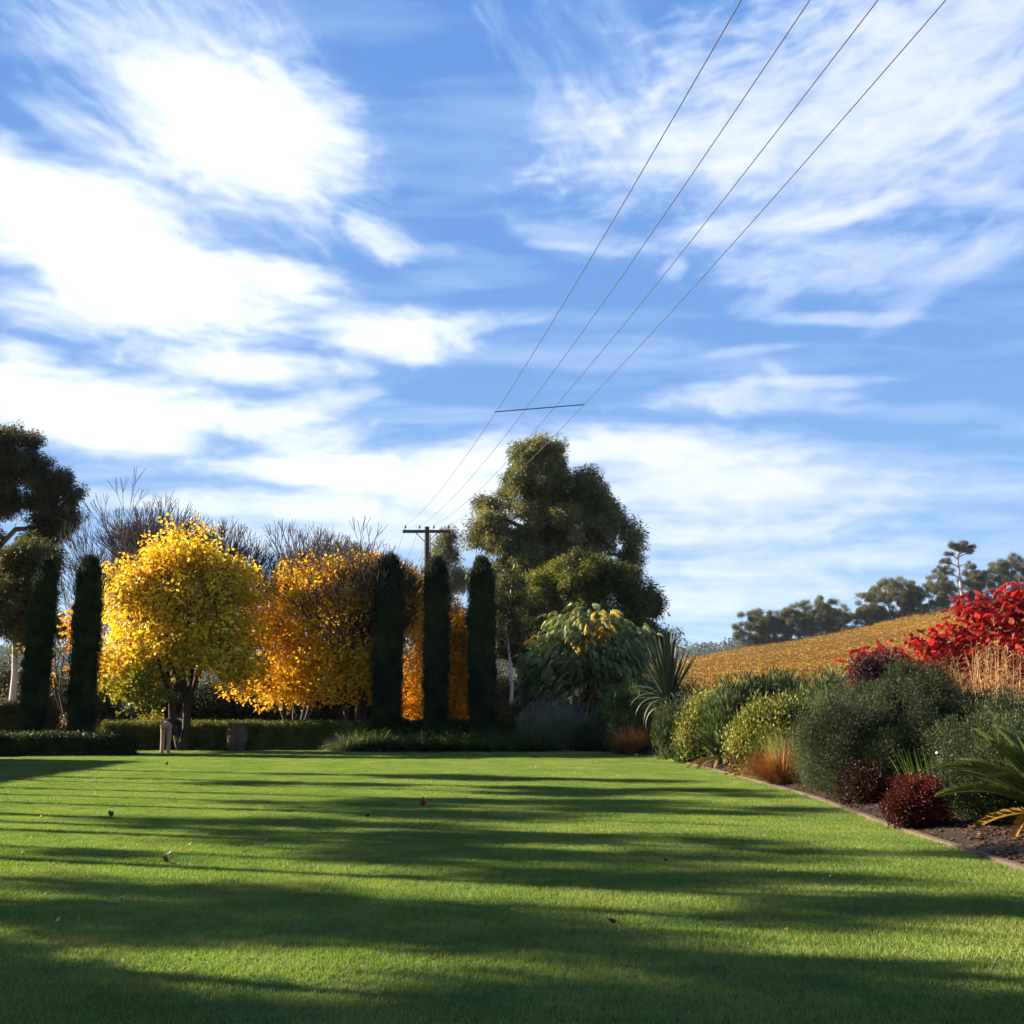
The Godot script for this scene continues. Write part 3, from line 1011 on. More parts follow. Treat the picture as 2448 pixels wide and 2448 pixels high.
	gum("gum_tree", "dark massive gum crown leaning in at the left edge", Vector3(-33.5, 0, -70.0),
		[Vector3(0, -0.2, 0), Vector3(0.4, 4.0, 0), Vector3(1.0, 8.0, 0), Vector3(2.2, 11.5, 0), Vector3(2.6, 15.0, 0)], 0.6,
		[[Vector3(2.6, 16.4, 0), Vector3(2.6, 2.0, 2.4)], [Vector3(5.2, 15.4, 0.4), Vector3(2.1, 1.6, 2.0)], [Vector3(6.7, 13.6, 0.3), Vector3(2.0, 1.6, 1.9)], [Vector3(3.6, 13.6, 0.8), Vector3(2.1, 1.6, 2.0)], [Vector3(7.6, 11.9, 0.2), Vector3(1.3, 1.0, 1.3)],
		[Vector3(6.6, 10.8, 0.3), Vector3(0.9, 0.6, 0.9)], [Vector3(0.6, 14.0, 0), Vector3(2.4, 2.2, 2.2)], [Vector3(3.8, 10.7, 0.5), Vector3(1.5, 1.0, 1.3)], [Vector3(-1.0, 16.0, 0), Vector3(2.6, 2.2, 2.4)]],
		6000, Color(0.05, 0.046, 0.022), Color(0.075, 0.07, 0.033), Color(0.14, 0.11, 0.09))
	gum("gum_tree", "mottled green gum with pale trunk behind the left cypress pair", Vector3(-23.0, 0, -57.0),
		[Vector3(0, -0.2, 0), Vector3(0.1, 3.0, 0), Vector3(-0.1, 6.0, 0), Vector3(0.2, 8.0, 0)], 0.2,
		[[Vector3(0.3, 8.0, 0), Vector3(1.3, 1.2, 1.2)], [Vector3(-0.6, 6.2, 0), Vector3(1.5, 1.3, 1.3)], [Vector3(0.9, 5.4, 0), Vector3(1.2, 1.1, 1.2)]],
		2000, Color(0.055, 0.065, 0.02), Color(0.12, 0.11, 0.035), Color(0.42, 0.38, 0.34))

func make_hill_trees() -> void:
	var bark := Color(0.34, 0.3, 0.27)
	var a := Color(0.05, 0.058, 0.028)
	var b := Color(0.10, 0.095, 0.05)
	var grp := "gum trees along the top of the vineyard hill"
	var list := [
		[64.8, 330.0, 9.0, 5.0, 0.9, "loose round gum at the lower left end of the hilltop row"],
		[70.5, 332.0, 7.6, 4.6, 1.0, "low dark gum next to the lowest one of the hilltop row"],
		[76.5, 328.0, 8.4, 5.0, 1.0, "dense dark gum, left half of the hilltop thicket"],
		[83.0, 330.0, 8.6, 5.4, 1.0, "dense dark gum, right half of the hilltop thicket"],
		[90.5, 342.0, 7.0, 4.6, 0.5, "pale thin gum standing back in a dip of the hilltop row"],
		[97.0, 330.0, 5.0, 4.0, 0.9, "small dark gum left of the big domed hilltop gum"],
		[102.0, 332.0, 10.5, 6.4, 1.0, "big domed gum in the middle of the hilltop row"],
		[109.0, 335.0, 8.6, 3.6, 0.9, "narrow gum just right of the big domed hilltop gum"],
		[116.0, 331.0, 9.6, 5.0, 0.9, "broad gum left of the tall bare trunked hilltop tree"],
		[127.0, 333.0, 9.0, 4.4, 1.0, "dark rounded gum right of the tall bare trunked hilltop tree"],
		[135.5, 331.0, 9.6, 5.2, 0.9, "grey green gum where the hilltop meets the right frame edge"],
		[146.0, 331.0, 9.6, 5.6, 0.9, "gum on the hilltop beyond the right frame edge"]]
	for l in list:
		var x: float = l[0]
		var d: float = l[1]
		var h: float = l[2]
		var w: float = l[3] * 0.85
		var lobes := []
		h *= 1.3
		w *= 1.2
		for k in 6:
			var t := TAU * k / 6.0 + rng.randf()
			lobes.append([Vector3(cos(t) * w * 0.62, h * rng.randf_range(0.45, 0.72), sin(t) * w * 0.6), Vector3(w * 0.6, h * 0.24, w * 0.6)])
		lobes.append([Vector3(rng.randf_range(-0.2, 0.2) * w, h * 0.84, 0), Vector3(w * 0.62, h * 0.19, w * 0.6)])
		for q in [-1.0, 0.0, 1.0]:
			lobes.append([Vector3(q * w * 0.65, h * 0.2, 1.0), Vector3(w * 0.6, h * 0.22, w * 0.5)])
		gum("hill_tree", l[5], Vector3(x, land(x, d) - 0.2, -d), [Vector3.ZERO, Vector3(0.1, h * 0.3, 0), Vector3(-0.2, h * 0.55, 0), Vector3(0.1, h * 0.8, 0)], 0.28, lobes, int(2400 * l[4]), a * 1.5, b * 1.6, bark, 1.5, -0.2, grp, 0.9)
	gum("hill_tree", "tall gum with long bare pale trunk and flat tufts on the hilltop", Vector3(120.6, land(120.6, 329.0) - 0.2, -329.0),
		[Vector3.ZERO, Vector3(0.2, 5.0, 0), Vector3(-0.1, 9.5, 0), Vector3(-0.3, 14.0, 0), Vector3(0.3, 17.4, 0)], 0.55,
		[[Vector3(-1.0, 17.6, 0), Vector3(2.4, 0.8, 1.6)], [Vector3(2.0, 18.2, 0), Vector3(2.6, 0.8, 1.6)], [Vector3(3.0, 16.0, 0), Vector3(1.6, 0.8, 1.2)], [Vector3(-3.6, 13.4, 0), Vector3(1.8, 0.9, 1.4)], [Vector3(-4.6, 11.3, 0), Vector3(1.7, 0.9, 1.4)], [Vector3(-3.0, 10.4, 0), Vector3(1.6, 0.8, 1.3)], [Vector3(2.2, 13.0, 0), Vector3(0.9, 0.5, 0.8)], [Vector3(0.6, 17.0, 0.5), Vector3(2.2, 0.7, 1.6)], [Vector3(3.6, 17.2, 0), Vector3(1.6, 0.8, 1.4)], [Vector3(-2.6, 15.4, 0), Vector3(1.5, 0.7, 1.2)]],
		1100, a * 1.4, b * 1.4, Color(0.4, 0.35, 0.31), 1.2, -0.3, grp)
	# low pale green scrub under them
	var k := 0
	for p in [[113.0, 326.0, 3.6, "pale green bush below the broad hilltop gum"], [107.0, 325.0, 2.2, "small pale bush at the vineyard top edge, left one of two"], [98.0, 326.0, 1.8, "small pale bush at the vineyard top edge below the domed gum"]]:
		shrub("hill_bush", p[3], Vector3(p[0], land(p[0], p[1]), -p[1]), [[Vector3(0, p[2] * 0.4, 0), Vector3(p[2] * 1.1, p[2] * 0.55, p[2])]], 60, T.hanging, Color(0.12, 0.15, 0.05), Color(0.16, 0.18, 0.07), 1.2)

# gums beyond the left of the picture, whose long shadows cross the lawn
func make_shade_trees() -> void:
	var bark := Color(0.3, 0.25, 0.2)
	var a := Color(0.05, 0.06, 0.028)
	var b := Color(0.10, 0.10, 0.045)
	# each: distance of its shadow line at the middle of the lawn, how far left it stands, trunk radius, height, crown lobes [height, reach, size]
	var list := [
		[27.2, -25.0, 0.22, 16.0, 1.0, "far one of the gums left of the lawn"],
		[24.4, -22.0, 0.18, 15.0, 0.8, "second gum of the row left of the lawn"],
		[20.9, -24.0, 0.16, 15.5, 0.8, "third gum of the row left of the lawn"],
		[23.0, -20.0, 0.09, 15.0, 0.35, "very slim gum beside the second gum left of the lawn"],
		[14.9, -17.0, 0.13, 13.0, 0.3, "shorter gum standing closer in the row left of the lawn"],
		[11.4, -17.5, 0.16, 12.5, 0.7, "pale gum standing closer to the lawn on the left"],
		[19.4, -22.0, 0.10, 15.0, 0.35, "very slim gum beside the third gum left of the lawn"],
		[12.4, -21.0, 0.10, 15.0, 0.4, "slim pale gum near the middle of the row left of the lawn"],
		[17.8, -21.0, 0.15, 16.0, 0.6, "slim gum in the row left of the lawn"],
		[15.9, -23.0, 0.22, 17.0, 1.2, "broad gum in the row left of the lawn"],
		[14.0, -20.0, 0.18, 15.0, 1.2, "leaning gum in the row left of the lawn"],
		[10.1, -19.0, 0.10, 16.0, 0.5, "thin young gum in the row left of the lawn"],
		[8.5, -18.0, 0.30, 14.0, 0.6, "stout gum near the lawn's left corner"],
		[6.9, -15.0, 0.14, 12.5, 1.3, "low branching gum left of the viewer"],
		[6.0, -16.5, 0.2, 12.5, 1.2, "gum with a full crown left of the viewer"],
		[5.1, -14.0, 0.26, 12.5, 2.6, "wide gum beside the viewer on the left"]]
	for l in list:
		var w: float = l[0]
		var x: float = l[1]
		var d := w + x / tan(deg_to_rad(SUN_AZIMUTH))
		var f: float = l[4] * (0.55 if w > 9.5 else 1.0)
		var h := ((5.2 if w > 7.5 else 8.5) - x) / 1.98
		var lobes := []
		var low := 0.66 if w > 9.0 else (0.45 if w > 8.0 else (0.6 if w > 6.5 else 0.25))
		for k in (5 if w > 9.0 else 10):
			lobes.append([Vector3(rng.randf_range(-1.2, 1.2), h * rng.randf_range(low, 0.94), rng.randf_range(-0.55, 0.55) * f), Vector3(1.7, 0.8, 0.6 * f)])
		gum("shade_gum", l[5], Vector3(x, 0, -d), [Vector3.ZERO, Vector3(0.05, h * 0.3, 0.05), Vector3(-0.05, h * 0.6, 0), Vector3(0, h * 0.9, 0)], l[2] * 1.35, lobes, int((240 if w > 9.5 and w < 18.5 else 420 if w > 8.0 else 650) * f) + 60, a, b, bark, 0.85, -0.1, "gums left of the lawn")
	# understorey that keeps the near corner in shade
	for k in 5:
		var w := 5.9 - k * 1.2
		var x := -11.5 - k * 0.4
		shrub("shade_shrub", ["dense tall shrub left of the lawn's near corner", "second tall shrub left of the near corner", "third tall shrub left of the viewer", "tall shrub level with the viewer on the left", "tall shrub left behind the viewer"][k], Vector3(x, 0, -(w + x / tan(deg_to_rad(SUN_AZIMUTH)))),
			[[Vector3(0, 1.6, 0), Vector3(1.3, 1.7, 1.2)], [Vector3(0.2, 3.3, 0), Vector3(1.1, 1.5, 1.0)]], 300, T.hanging, a, b, 0.9)

# ---------------------------------------------------------------- shrubs

func shrub(called: String, label: String, at: Vector3, lobes: Array, count: int, mesh: Mesh, a: Color, b: Color, size := 1.0, upright := true, gap := -0.3, tilt := 0.45, mat: Material = null, cat := "shrub", stem := Color(0.12, 0.09, 0.06), shell := 0.4, clump := 0.0) -> Node3D:
	var o := thing(called, label, cat, at)
	var g := Geo.new()
	for l in lobes:
		var c: Vector3 = l[0]
		var s: Vector3 = l[1]
		for k in 4:
			limb(g, Vector3(rng.randf_range(-0.08, 0.08), -0.02, rng.randf_range(-0.08, 0.08)), c + spin() * s * 0.7, 0.028 * size + 0.006, 0.008, 0.05, stem, 5, 5)
	build("stems", g.mesh(), M.bark, o, "stuff")
	var spots := crown_spots(lobes, count, gap, 1.3, shell, clump, 9)
	for i in spots.size():
		if rng.randf() < 0.1:
			spots[i] += (spin() + Vector3.UP * 0.5) * 0.16
		spots[i].y = maxf(spots[i].y, 0.05)
	scatter("foliage", mesh, mat if mat else M.leaf, poses(spots, 0.7 * size, 1.2 * size, upright, tilt), tints_for(spots, a, b, 1.0), o, "")
	return o

func make_background_shrubs() -> void:
	var spots := [[-26.0, 62.0, 4.2], [-22.5, 60.0, 3.4], [-19.5, 62.0, 4.0], [-16.5, 60.0, 3.2], [-13.2, 60.5, 3.6], [-10.0, 60.0, 3.2], [-7.0, 61.0, 3.8], [-3.8, 60.0, 3.4], [-0.8, 63.0, 3.6], [-30.0, 64.0, 5.0], [5.2, 62.0, 4.4], [8.0, 64.0, 3.2]]
	var k := 0
	for s in spots:
		var h: float = s[2]
		shrub("dark_shrub", ["dark shrub below the pale trunked gum", "dark shrub behind the left hedge", "dark shrub in the gap left of the left cypress pair", "dark shrub between the left cypress pair and the golden tree", "dark shrub left of the golden tree's trunk", "dark shrub right of the golden tree's trunk", "dark shrub behind the barrel", "dark shrub behind the amber tree's trunk", "dark shrub behind the rightmost cypress", "dark shrub at the far left edge", "dark shrub behind the leafy round tree", "dark shrub behind the spiky yucca"][k], Vector3(s[0], 0, -s[1]),
			[[Vector3(0, h * 0.45, 0), Vector3(2.1, h * 0.5, 1.5)], [Vector3(-1.0, h * 0.35, 0.4), Vector3(1.4, h * 0.35, 1.2)], [Vector3(1.0, h * 0.4, 0.2), Vector3(1.4, h * 0.38, 1.2)]], 420, T.hanging, Color(0.035, 0.042, 0.018), Color(0.075, 0.07, 0.03), 0.9)
		k += 1
	shrub("yellow_shrub", "low yellow bush behind the hedge, left of the bending person", Vector3(-13.5, 0, -47.0), [[Vector3(0, 0.7, 0), Vector3(0.8, 0.6, 0.7)]], 120, T.maple, Color(0.36, 0.24, 0.02), Color(0.25, 0.22, 0.03), 0.8)
	shrub("russet_shrub", "low russet leaved bush seen between the two left cypresses", Vector3(-16.0, 0, -46.0), [[Vector3(0, 0.6, 0), Vector3(0.8, 0.6, 0.6)]], 90, T.maple, Color(0.2, 0.10, 0.05), Color(0.14, 0.11, 0.05), 0.8)

# a tuft of long narrow leaves that rise from one foot and arch over
func tussock(count: int, h: float, wide: float, spread: float, bend: float, a: Color, b: Color, foot := 0.12) -> ArrayMesh:
	var g := Geo.new()
	for i in count:
		var t := rng.randf() * TAU
		var lean := spread * sqrt(rng.randf())
		var d := Vector3(cos(t) * lean, 1.0, sin(t) * lean).normalized()
		var c := a.lerp(b, rng.randf())
		var s := rng.randf_range(0.75, 1.2)
		g.blade(Vector3(cos(t), 0, sin(t)) * foot * sqrt(rng.randf()), d, d.cross(Vector3(cos(t + 0.3), 0.0, sin(t + 0.3))).normalized(), h * rng.randf_range(0.6, 1.1), wide, bend * rng.randf_range(0.5, 1.3), 5, 0, Color(c.r * s, c.g * s, c.b * s))
	return g.mesh()

func make_far_border() -> void:
	# strap leaved row at the feet of the three cypresses
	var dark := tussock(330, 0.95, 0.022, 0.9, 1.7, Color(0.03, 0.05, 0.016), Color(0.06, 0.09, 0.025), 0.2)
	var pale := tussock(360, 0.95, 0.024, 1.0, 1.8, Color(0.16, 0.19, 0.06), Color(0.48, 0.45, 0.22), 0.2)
	var first: Node3D = null
	for row in 3:
		for i in 11:
			var at := Vector3(-5.7 + i * 0.63 + rng.randf_range(-0.1, 0.1) + (0.3 if row == 1 else 0.0), 0, -42.85 - row * 0.62 + rng.randf_range(-0.08, 0.08))
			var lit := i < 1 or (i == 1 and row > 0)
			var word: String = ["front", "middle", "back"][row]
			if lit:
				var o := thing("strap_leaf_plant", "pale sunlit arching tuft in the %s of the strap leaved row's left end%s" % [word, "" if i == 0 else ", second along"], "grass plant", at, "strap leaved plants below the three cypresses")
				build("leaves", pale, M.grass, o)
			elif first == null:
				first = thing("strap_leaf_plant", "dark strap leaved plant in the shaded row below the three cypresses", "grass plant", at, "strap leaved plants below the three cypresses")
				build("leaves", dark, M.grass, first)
			else:
				duplicated(first, at, rng.randf() * TAU, Vector3.ONE * rng.randf_range(0.85, 1.1), "")
	# lavender: a grey green dome with purple spikes
	var lav := shrub("lavender_bush", "rounded lavender bush with purple flower spikes right of the strap leaved row", Vector3(1.35, 0, -43.9), [[Vector3(0, 0.75, 0), Vector3(1.15, 0.85, 0.9)], [Vector3(0.9, 0.6, 0.1), Vector3(0.7, 0.6, 0.7)]], 700, T.fine, Color(0.17, 0.19, 0.12), Color(0.25, 0.25, 0.17), 0.8)
	var spike := Geo.new()
	for k in 3:
		spike.tube(PackedVector3Array([Vector3(0, 0, 0), Vector3(0, 0.22, 0), Vector3(0, 0.34, 0)]), PackedFloat32Array([0.006, 0.012, 0.003]), 4, Color(0.9, 0.75, 1.0))
	var sp := PackedVector3Array()
	for i in 170:
		var o := spin()
		o.y = absf(o.y)
		sp.append(Vector3(0.1, 0.75, 0) + o * Vector3(1.2, 0.9, 0.95))
	scatter("flowers", spike.mesh(), M.straw, poses(sp, 0.8, 1.3, true, 0.4), tints_for(sp, Color(0.24, 0.17, 0.2), Color(0.32, 0.24, 0.22), 1.0), lav)
	var k := 0
	for p in [[2.55, 43.4, 0.75], [3.2, 43.0, 0.7], [2.9, 44.4, 1.0]]:
		var h: float = p[2]
		shrub("dark_shrub", ["low dark shrub at the right foot of the lavender", "low dark shrub where the lawn's far corner meets the border", "dark shrub under the leafy round tree"][k], Vector3(p[0], 0, -p[1]), [[Vector3(0, h * 0.5, 0), Vector3(0.6, h * 0.5, 0.5)]], 200, T.fine, Color(0.03, 0.045, 0.018), Color(0.05, 0.07, 0.03))
		k += 1
	# the leafy round tree: big drooping compound leaves
	var bough := Geo.new()
	for i in 11:
		var f := i / 10.0
		var side := -1.0 if i % 2 == 0 else 1.0
		var p := Vector3(0, -0.12 * f * f * 1.6, f * 0.42)
		var d := Vector3(side * 0.75, -0.5 - 0.2 * rng.randf(), 0.45).normalized()
		var c := rng.randf_range(0.7, 1.0)
		bough.blade(p, d, Vector3(0, 0, 1).cross(d).normalized().cross(d).normalized() * -1.0, 0.24 * rng.randf_range(0.8, 1.15), 0.085, 0.9, 3, 1, Color(c, c, c * 0.9))
	T.bough = bough.mesh()
	var tree := thing("leafy_tree", "leafy round tree with drooping leaves and a few yellow ones, left of the yucca", "tree", Vector3(2.85, 0, -47.2))
	var g := Geo.new()
	var lobes := [[Vector3(-0.1, 4.2, 0), Vector3(1.6, 1.2, 1.4)], [Vector3(-1.3, 3.1, 0.3), Vector3(1.2, 1.2, 1.2)], [Vector3(1.3, 3.9, 0), Vector3(1.2, 0.95, 1.2)], [Vector3(0.2, 3.1, -0.2), Vector3(1.9, 1.0, 1.0)], [Vector3(-1.8, 2.2, 0.2), Vector3(0.7, 0.9, 0.8)], [Vector3(1.1, 2.2, -0.8), Vector3(1.3, 1.4, 0.8)], [Vector3(0.2, 1.3, -1.0), Vector3(1.7, 1.2, 0.7)], [Vector3(0.3, 3.4, 0.9), Vector3(1.6, 0.7, 0.7)]]
	for l in lobes:
		limb(g, Vector3(rng.randf_range(-0.2, 0.2), -0.05, rng.randf_range(-0.2, 0.2)), l[0], 0.07, 0.02, 0.1, Color(0.12, 0.09, 0.07), 6, 6)
	build("stems", g.mesh(), M.bark, tree)
	var spots := crown_spots(lobes, 4300, -0.22, 1.3, 0.35)
	var tints := tints_for(spots, Color(0.13, 0.18, 0.07), Color(0.22, 0.25, 0.10), 0.8)
	for i in spots.size():
		var y := smoothstep(0.9, 0.3, spots[i].distance_to(Vector3(0.3, 4.7, 0.9))) + smoothstep(0.6, 0.2, spots[i].distance_to(Vector3(-0.2, 4.1, 1.2)))
		if rng.randf() < y * 0.7 + 0.012:
			tints[i] = Color(0.45, 0.26, 0.02)
	var where: Array[Transform3D] = []
	for p in spots:
		var out := Vector3(p.x, 0.0, p.z + 0.3).normalized().rotated(Vector3.UP, rng.randf_range(-0.9, 0.9))
		var b := Basis.looking_at(-out, Vector3.UP) * Basis(Vector3.RIGHT, rng.randf_range(-0.2, 0.5))
		where.append(Transform3D(b.scaled(Vector3.ONE * rng.randf_range(0.5, 0.9)), p))
	scatter("crown", T.bough, M.leaf, where, tints, tree, "")

func sword_leaf_mesh(long: float, wide: float, bend: float, col: Color) -> ArrayMesh:
	var g := Geo.new()
	g.sword(Vector3.ZERO, Vector3.UP, Vector3.RIGHT, long, wide, bend, 9, col)
	return g.mesh()

func make_yucca() -> void:
	var o := thing("yucca", "tall spiky yucca with upright blue green sword leaves above the border", "yucca", Vector3(4.78, 0, -38.0))
	var g := Geo.new()
	g.tube(PackedVector3Array([Vector3(0, 0, 0), Vector3(0.05, 0.7, 0), Vector3(0, 1.4, 0), Vector3(0, 2.0, 0)]), PackedFloat32Array([0.16, 0.12, 0.13, 0.07]), 9, Color(0.13, 0.10, 0.07))
	build("trunk", g.mesh(), M.bark, o)
	var fresh := []
	for k in 4:
		fresh.append(sword_leaf_mesh(1.0, 0.066 + 0.005 * k, 0.03 + 0.06 * k, Color(0.042 + 0.006 * k, 0.066, 0.046 - 0.003 * k)))
	var arch := [sword_leaf_mesh(1.0, 0.06, 1.3, Color(0.032, 0.05, 0.03)), sword_leaf_mesh(1.0, 0.06, 2.2, Color(0.04, 0.055, 0.033))]
	var dry := sword_leaf_mesh(1.0, 0.05, 2.2, Color(0.14, 0.10, 0.07))
	for i in 84:
		var f := i / 83.0
		var t := i * 2.39996
		var tilt := lerpf(0.05, 1.15, pow(f, 1.25)) + rng.randf_range(-0.06, 0.06)
		var m: Mesh = fresh[i % 4]
		var long := rng.randf_range(1.65, 2.15) * lerpf(1.0, 0.85, f)
		if f > 0.62:
			m = arch[i % 2]
			long = rng.randf_range(1.1, 1.7)
		if f > 0.93:
			m = dry
			tilt = rng.randf_range(1.2, 1.6)
			long = 1.2
		var leaf := build("leaf", m, M.thick_leaf, o)
		# the blade bends towards -y in its own frame once it is laid over by the tilt
		leaf.transform = Transform3D(Basis(Vector3.UP, t) * Basis(Vector3.RIGHT, tilt) * Basis().scaled(Vector3.ONE * long), Vector3(0.05 * sin(t), 1.98 - 0.45 * f, 0.05 * cos(t)))

# one cycad frond: a rib with two rows of stiff leaflets
func frond_mesh(long: float, leaflet: float, arch: float, col: Color, tip: Color) -> ArrayMesh:
	var g := Geo.new()
	var p := Vector3.ZERO
	var d := Vector3(0, 1, 0)
	var pts := PackedVector3Array([p])
	var dirs := [d]
	for k in 10:
		d = d.rotated(Vector3.RIGHT, arch / 10.0)
		p += d * long / 10.0
		pts.append(p); dirs.append(d)
	var r := PackedFloat32Array()
	for k in 11:
		r.append(lerpf(0.013, 0.004, k / 10.0))
	g.tube(pts, r, 5, col)
	for k in 46:
		var f := 0.14 + 0.86 * k / 45.0
		var i := mini(int(f * 10.0), 9)
		var at := pts[i].lerp(pts[i + 1], f * 10.0 - i)
		var along: Vector3 = dirs[i]
		var up := Vector3.RIGHT.cross(along).normalized()
		var l := leaflet * pow(sin(PI * clampf(f * 0.92 + 0.06, 0.0, 1.0)), 0.6)
		for s in [-1.0, 1.0]:
			var dd: Vector3 = (Vector3.RIGHT * s * 0.5 + along * 0.8 - up * 0.4).normalized()
			var c := col.lerp(tip, pow(f, 2.0)) * rng.randf_range(0.85, 1.1)
			g.leaf(at, dd, along.cross(dd).cross(dd).normalized(), l * rng.randf_range(0.9, 1.08), 0.020, 0.1, Color(c.r, c.g, c.b))
	return g.mesh()

func cycad(label: String, at: Vector3, size: float, count: int, yellow: int) -> void:
	var o := thing("cycad", label, "cycad", at)
	var g := Geo.new()
	g.tube(PackedVector3Array([Vector3(0, -0.05, 0), Vector3(0, 0.14, 0), Vector3(0, 0.26, 0)]) , PackedFloat32Array([0.17, 0.18, 0.09]), 10, Color(0.09, 0.065, 0.045), true)
	build("trunk", g.mesh(), M.bark, o)
	var green := []
	for k in 3:
		green.append(frond_mesh(1.0, 0.17, 0.45 + 0.25 * k, Color(0.045, 0.07, 0.015), Color(0.085, 0.10, 0.022)))
	var gold := [frond_mesh(1.0, 0.16, 1.0, Color(0.17, 0.11, 0.02), Color(0.26, 0.13, 0.025)), frond_mesh(0.95, 0.16, 1.3, Color(0.17, 0.14, 0.03), Color(0.30, 0.17, 0.03))]
	for i in count:
		var f := float(i) / (count - 1)
		var t := i * 2.39996 + 0.4
		var tilt := lerpf(0.15, 1.05, pow(f, 0.9)) + rng.randf_range(-0.08, 0.08)
		var m: Mesh = green[i % 3]
		if i >= count - yellow:
			m = gold[i % 2]
			tilt = rng.randf_range(1.15, 1.4)
		var fr := build("frond", m, M.thick_leaf, o)
		fr.transform = Transform3D(Basis(Vector3.UP, t) * Basis(Vector3.RIGHT, tilt) * Basis().scaled(Vector3.ONE * size * rng.randf_range(0.85, 1.08)), Vector3(0, 0.24 * size, 0))

func make_right_border() -> void:
	make_yucca()
	var rose_a := Color(0.05, 0.075, 0.03)
	var rose_b := Color(0.085, 0.11, 0.05)
	# spiky upright rosemary kind: sprays that stand
	shrub("rosemary_bush", "upright green rosemary bush left of the yucca, behind a brown tussock", Vector3(3.95, 0, -41.2), [[Vector3(0, 0.85, 0), Vector3(0.75, 1.15, 0.7)], [Vector3(-0.3, 0.7, 0.1), Vector3(0.5, 0.8, 0.5)]], 700, T.spray, rose_a, Color(0.11, 0.13, 0.05), 1.2, true, -0.35, 0.4)
	shrub("rosemary_bush", "bluish rosemary bush right under the yucca's drooping leaves", Vector3(4.95, 0, -37.0), [[Vector3(0.0, 0.75, 0), Vector3(0.62, 0.9, 0.6)]], 520, T.spray, rose_a, rose_b, 1.1, true, -0.35, 0.5)
	shrub("rosemary_bush", "tall spiky rosemary between the two yellow variegated shrubs", Vector3(6.0, 0, -33.2), [[Vector3(0, 0.9, 0), Vector3(0.75, 1.1, 0.8)], [Vector3(0.6, 1.2, -0.2), Vector3(0.6, 0.95, 0.6)]], 1000, T.spray, rose_a, rose_b, 1.4, true, -0.35, 0.35)
	shrub("rosemary_bush", "rosemary hedge section at the back, right of the tall spiky rosemary", Vector3(7.4, 0, -34.5), [[Vector3(0, 1.2, 0), Vector3(0.9, 1.05, 0.8)]], 800, T.spray, rose_a, Color(0.10, 0.125, 0.06), 1.4, true, -0.35, 0.3)
	shrub("rosemary_bush", "rosemary hedge section at the back, above the second variegated shrub", Vector3(8.6, 0, -33.0), [[Vector3(0, 1.1, 0), Vector3(0.9, 1.1, 0.8)], [Vector3(-0.5, 0.9, 0.3), Vector3(0.6, 0.9, 0.6)]], 800, T.spray, rose_a, Color(0.10, 0.125, 0.06), 1.4, true, -0.35, 0.3)
	shrub("green_bush", "bright green bush in the shade left behind the yucca", Vector3(4.2, 0, -43.5), [[Vector3(0, 1.5, 0), Vector3(0.9, 0.75, 0.7)]], 220, T.shrub, Color(0.07, 0.12, 0.03), Color(0.10, 0.16, 0.04))
	# yellow and green variegated shrubs
	var ya := Color(0.27, 0.25, 0.06)
	var yb := Color(0.12, 0.145, 0.038)
	shrub("variegated_shrub", "yellow variegated shrub just right of the yucca, behind a small cycad", Vector3(5.45, 0, -34.6), [[Vector3(0, 1.15, 0), Vector3(0.62, 0.7, 0.6)], [Vector3(-0.32, 0.65, 0.15), Vector3(0.5, 0.65, 0.5)]], 520, T.shrub, ya, yb)
	shrub("variegated_shrub", "larger yellow green variegated shrub behind the orange tussock", Vector3(5.95, 0, -28.4), [[Vector3(0.1, 0.95, 0), Vector3(0.9, 0.72, 0.7)], [Vector3(-0.4, 0.6, 0.2), Vector3(0.62, 0.6, 0.6)]], 800, T.shrub, ya, yb)
	shrub("ground_cover", "small green leafy plant at the border edge under the variegated shrub", Vector3(4.95, 0, -34.6), [[Vector3(0, 0.22, 0), Vector3(0.4, 0.3, 0.35)]], 110, T.shrub, Color(0.09, 0.13, 0.035), Color(0.05, 0.08, 0.025))
	cycad("small cycad with golden lower fronds near the yucca", Vector3(5.25, 0, -31.6), 0.95, 26, 8)
	cycad("large cycad spreading dark green fronds at the right frame edge", Vector3(6.4, 0, -15.0), 1.25, 48, 4)
	cycad("nearest cycad with yellowed frond tips at the lower right", Vector3(5.95, 0, -12.2), 0.95, 26, 12)
	# tussocks
	var o := thing("grass_tussock", "orange brown grass tussock between burgundy bush and dark shrub", "grass plant", Vector3(5.35, 0, -24.9), "tussock grasses in the border")
	build("blades", tussock(1700, 1.1, 0.008, 0.85, 1.2, Color(0.20, 0.085, 0.02), Color(0.36, 0.18, 0.05), 0.16), M.straw, o)
	o = thing("grass_tussock", "small brown grass tussock at the far end of the border", "grass plant", Vector3(3.75, 0, -39.9), "tussock grasses in the border")
	build("blades", tussock(800, 1.1, 0.011, 0.6, 1.0, Color(0.17, 0.07, 0.025), Color(0.28, 0.14, 0.05), 0.14), M.straw, o)
	o = thing("pale_grass", "pale green upright grass behind the orange tussock", "grass plant", Vector3(5.75, 0, -25.8))
	build("blades", tussock(220, 1.3, 0.016, 0.4, 0.4, Color(0.16, 0.18, 0.06), Color(0.32, 0.31, 0.14), 0.3), M.grass, o)
	o = thing("iris_clump", "clump of upright strap leaves behind the large burgundy bush", "iris", Vector3(6.1, 0, -18.0))
	build("leaves", tussock(90, 1.05, 0.03, 0.45, 0.35, Color(0.06, 0.10, 0.02), Color(0.12, 0.15, 0.03), 0.3), M.grass, o)
	# burgundy berberis
	var ba := Color(0.15, 0.022, 0.028)
	var bb := Color(0.06, 0.018, 0.016)
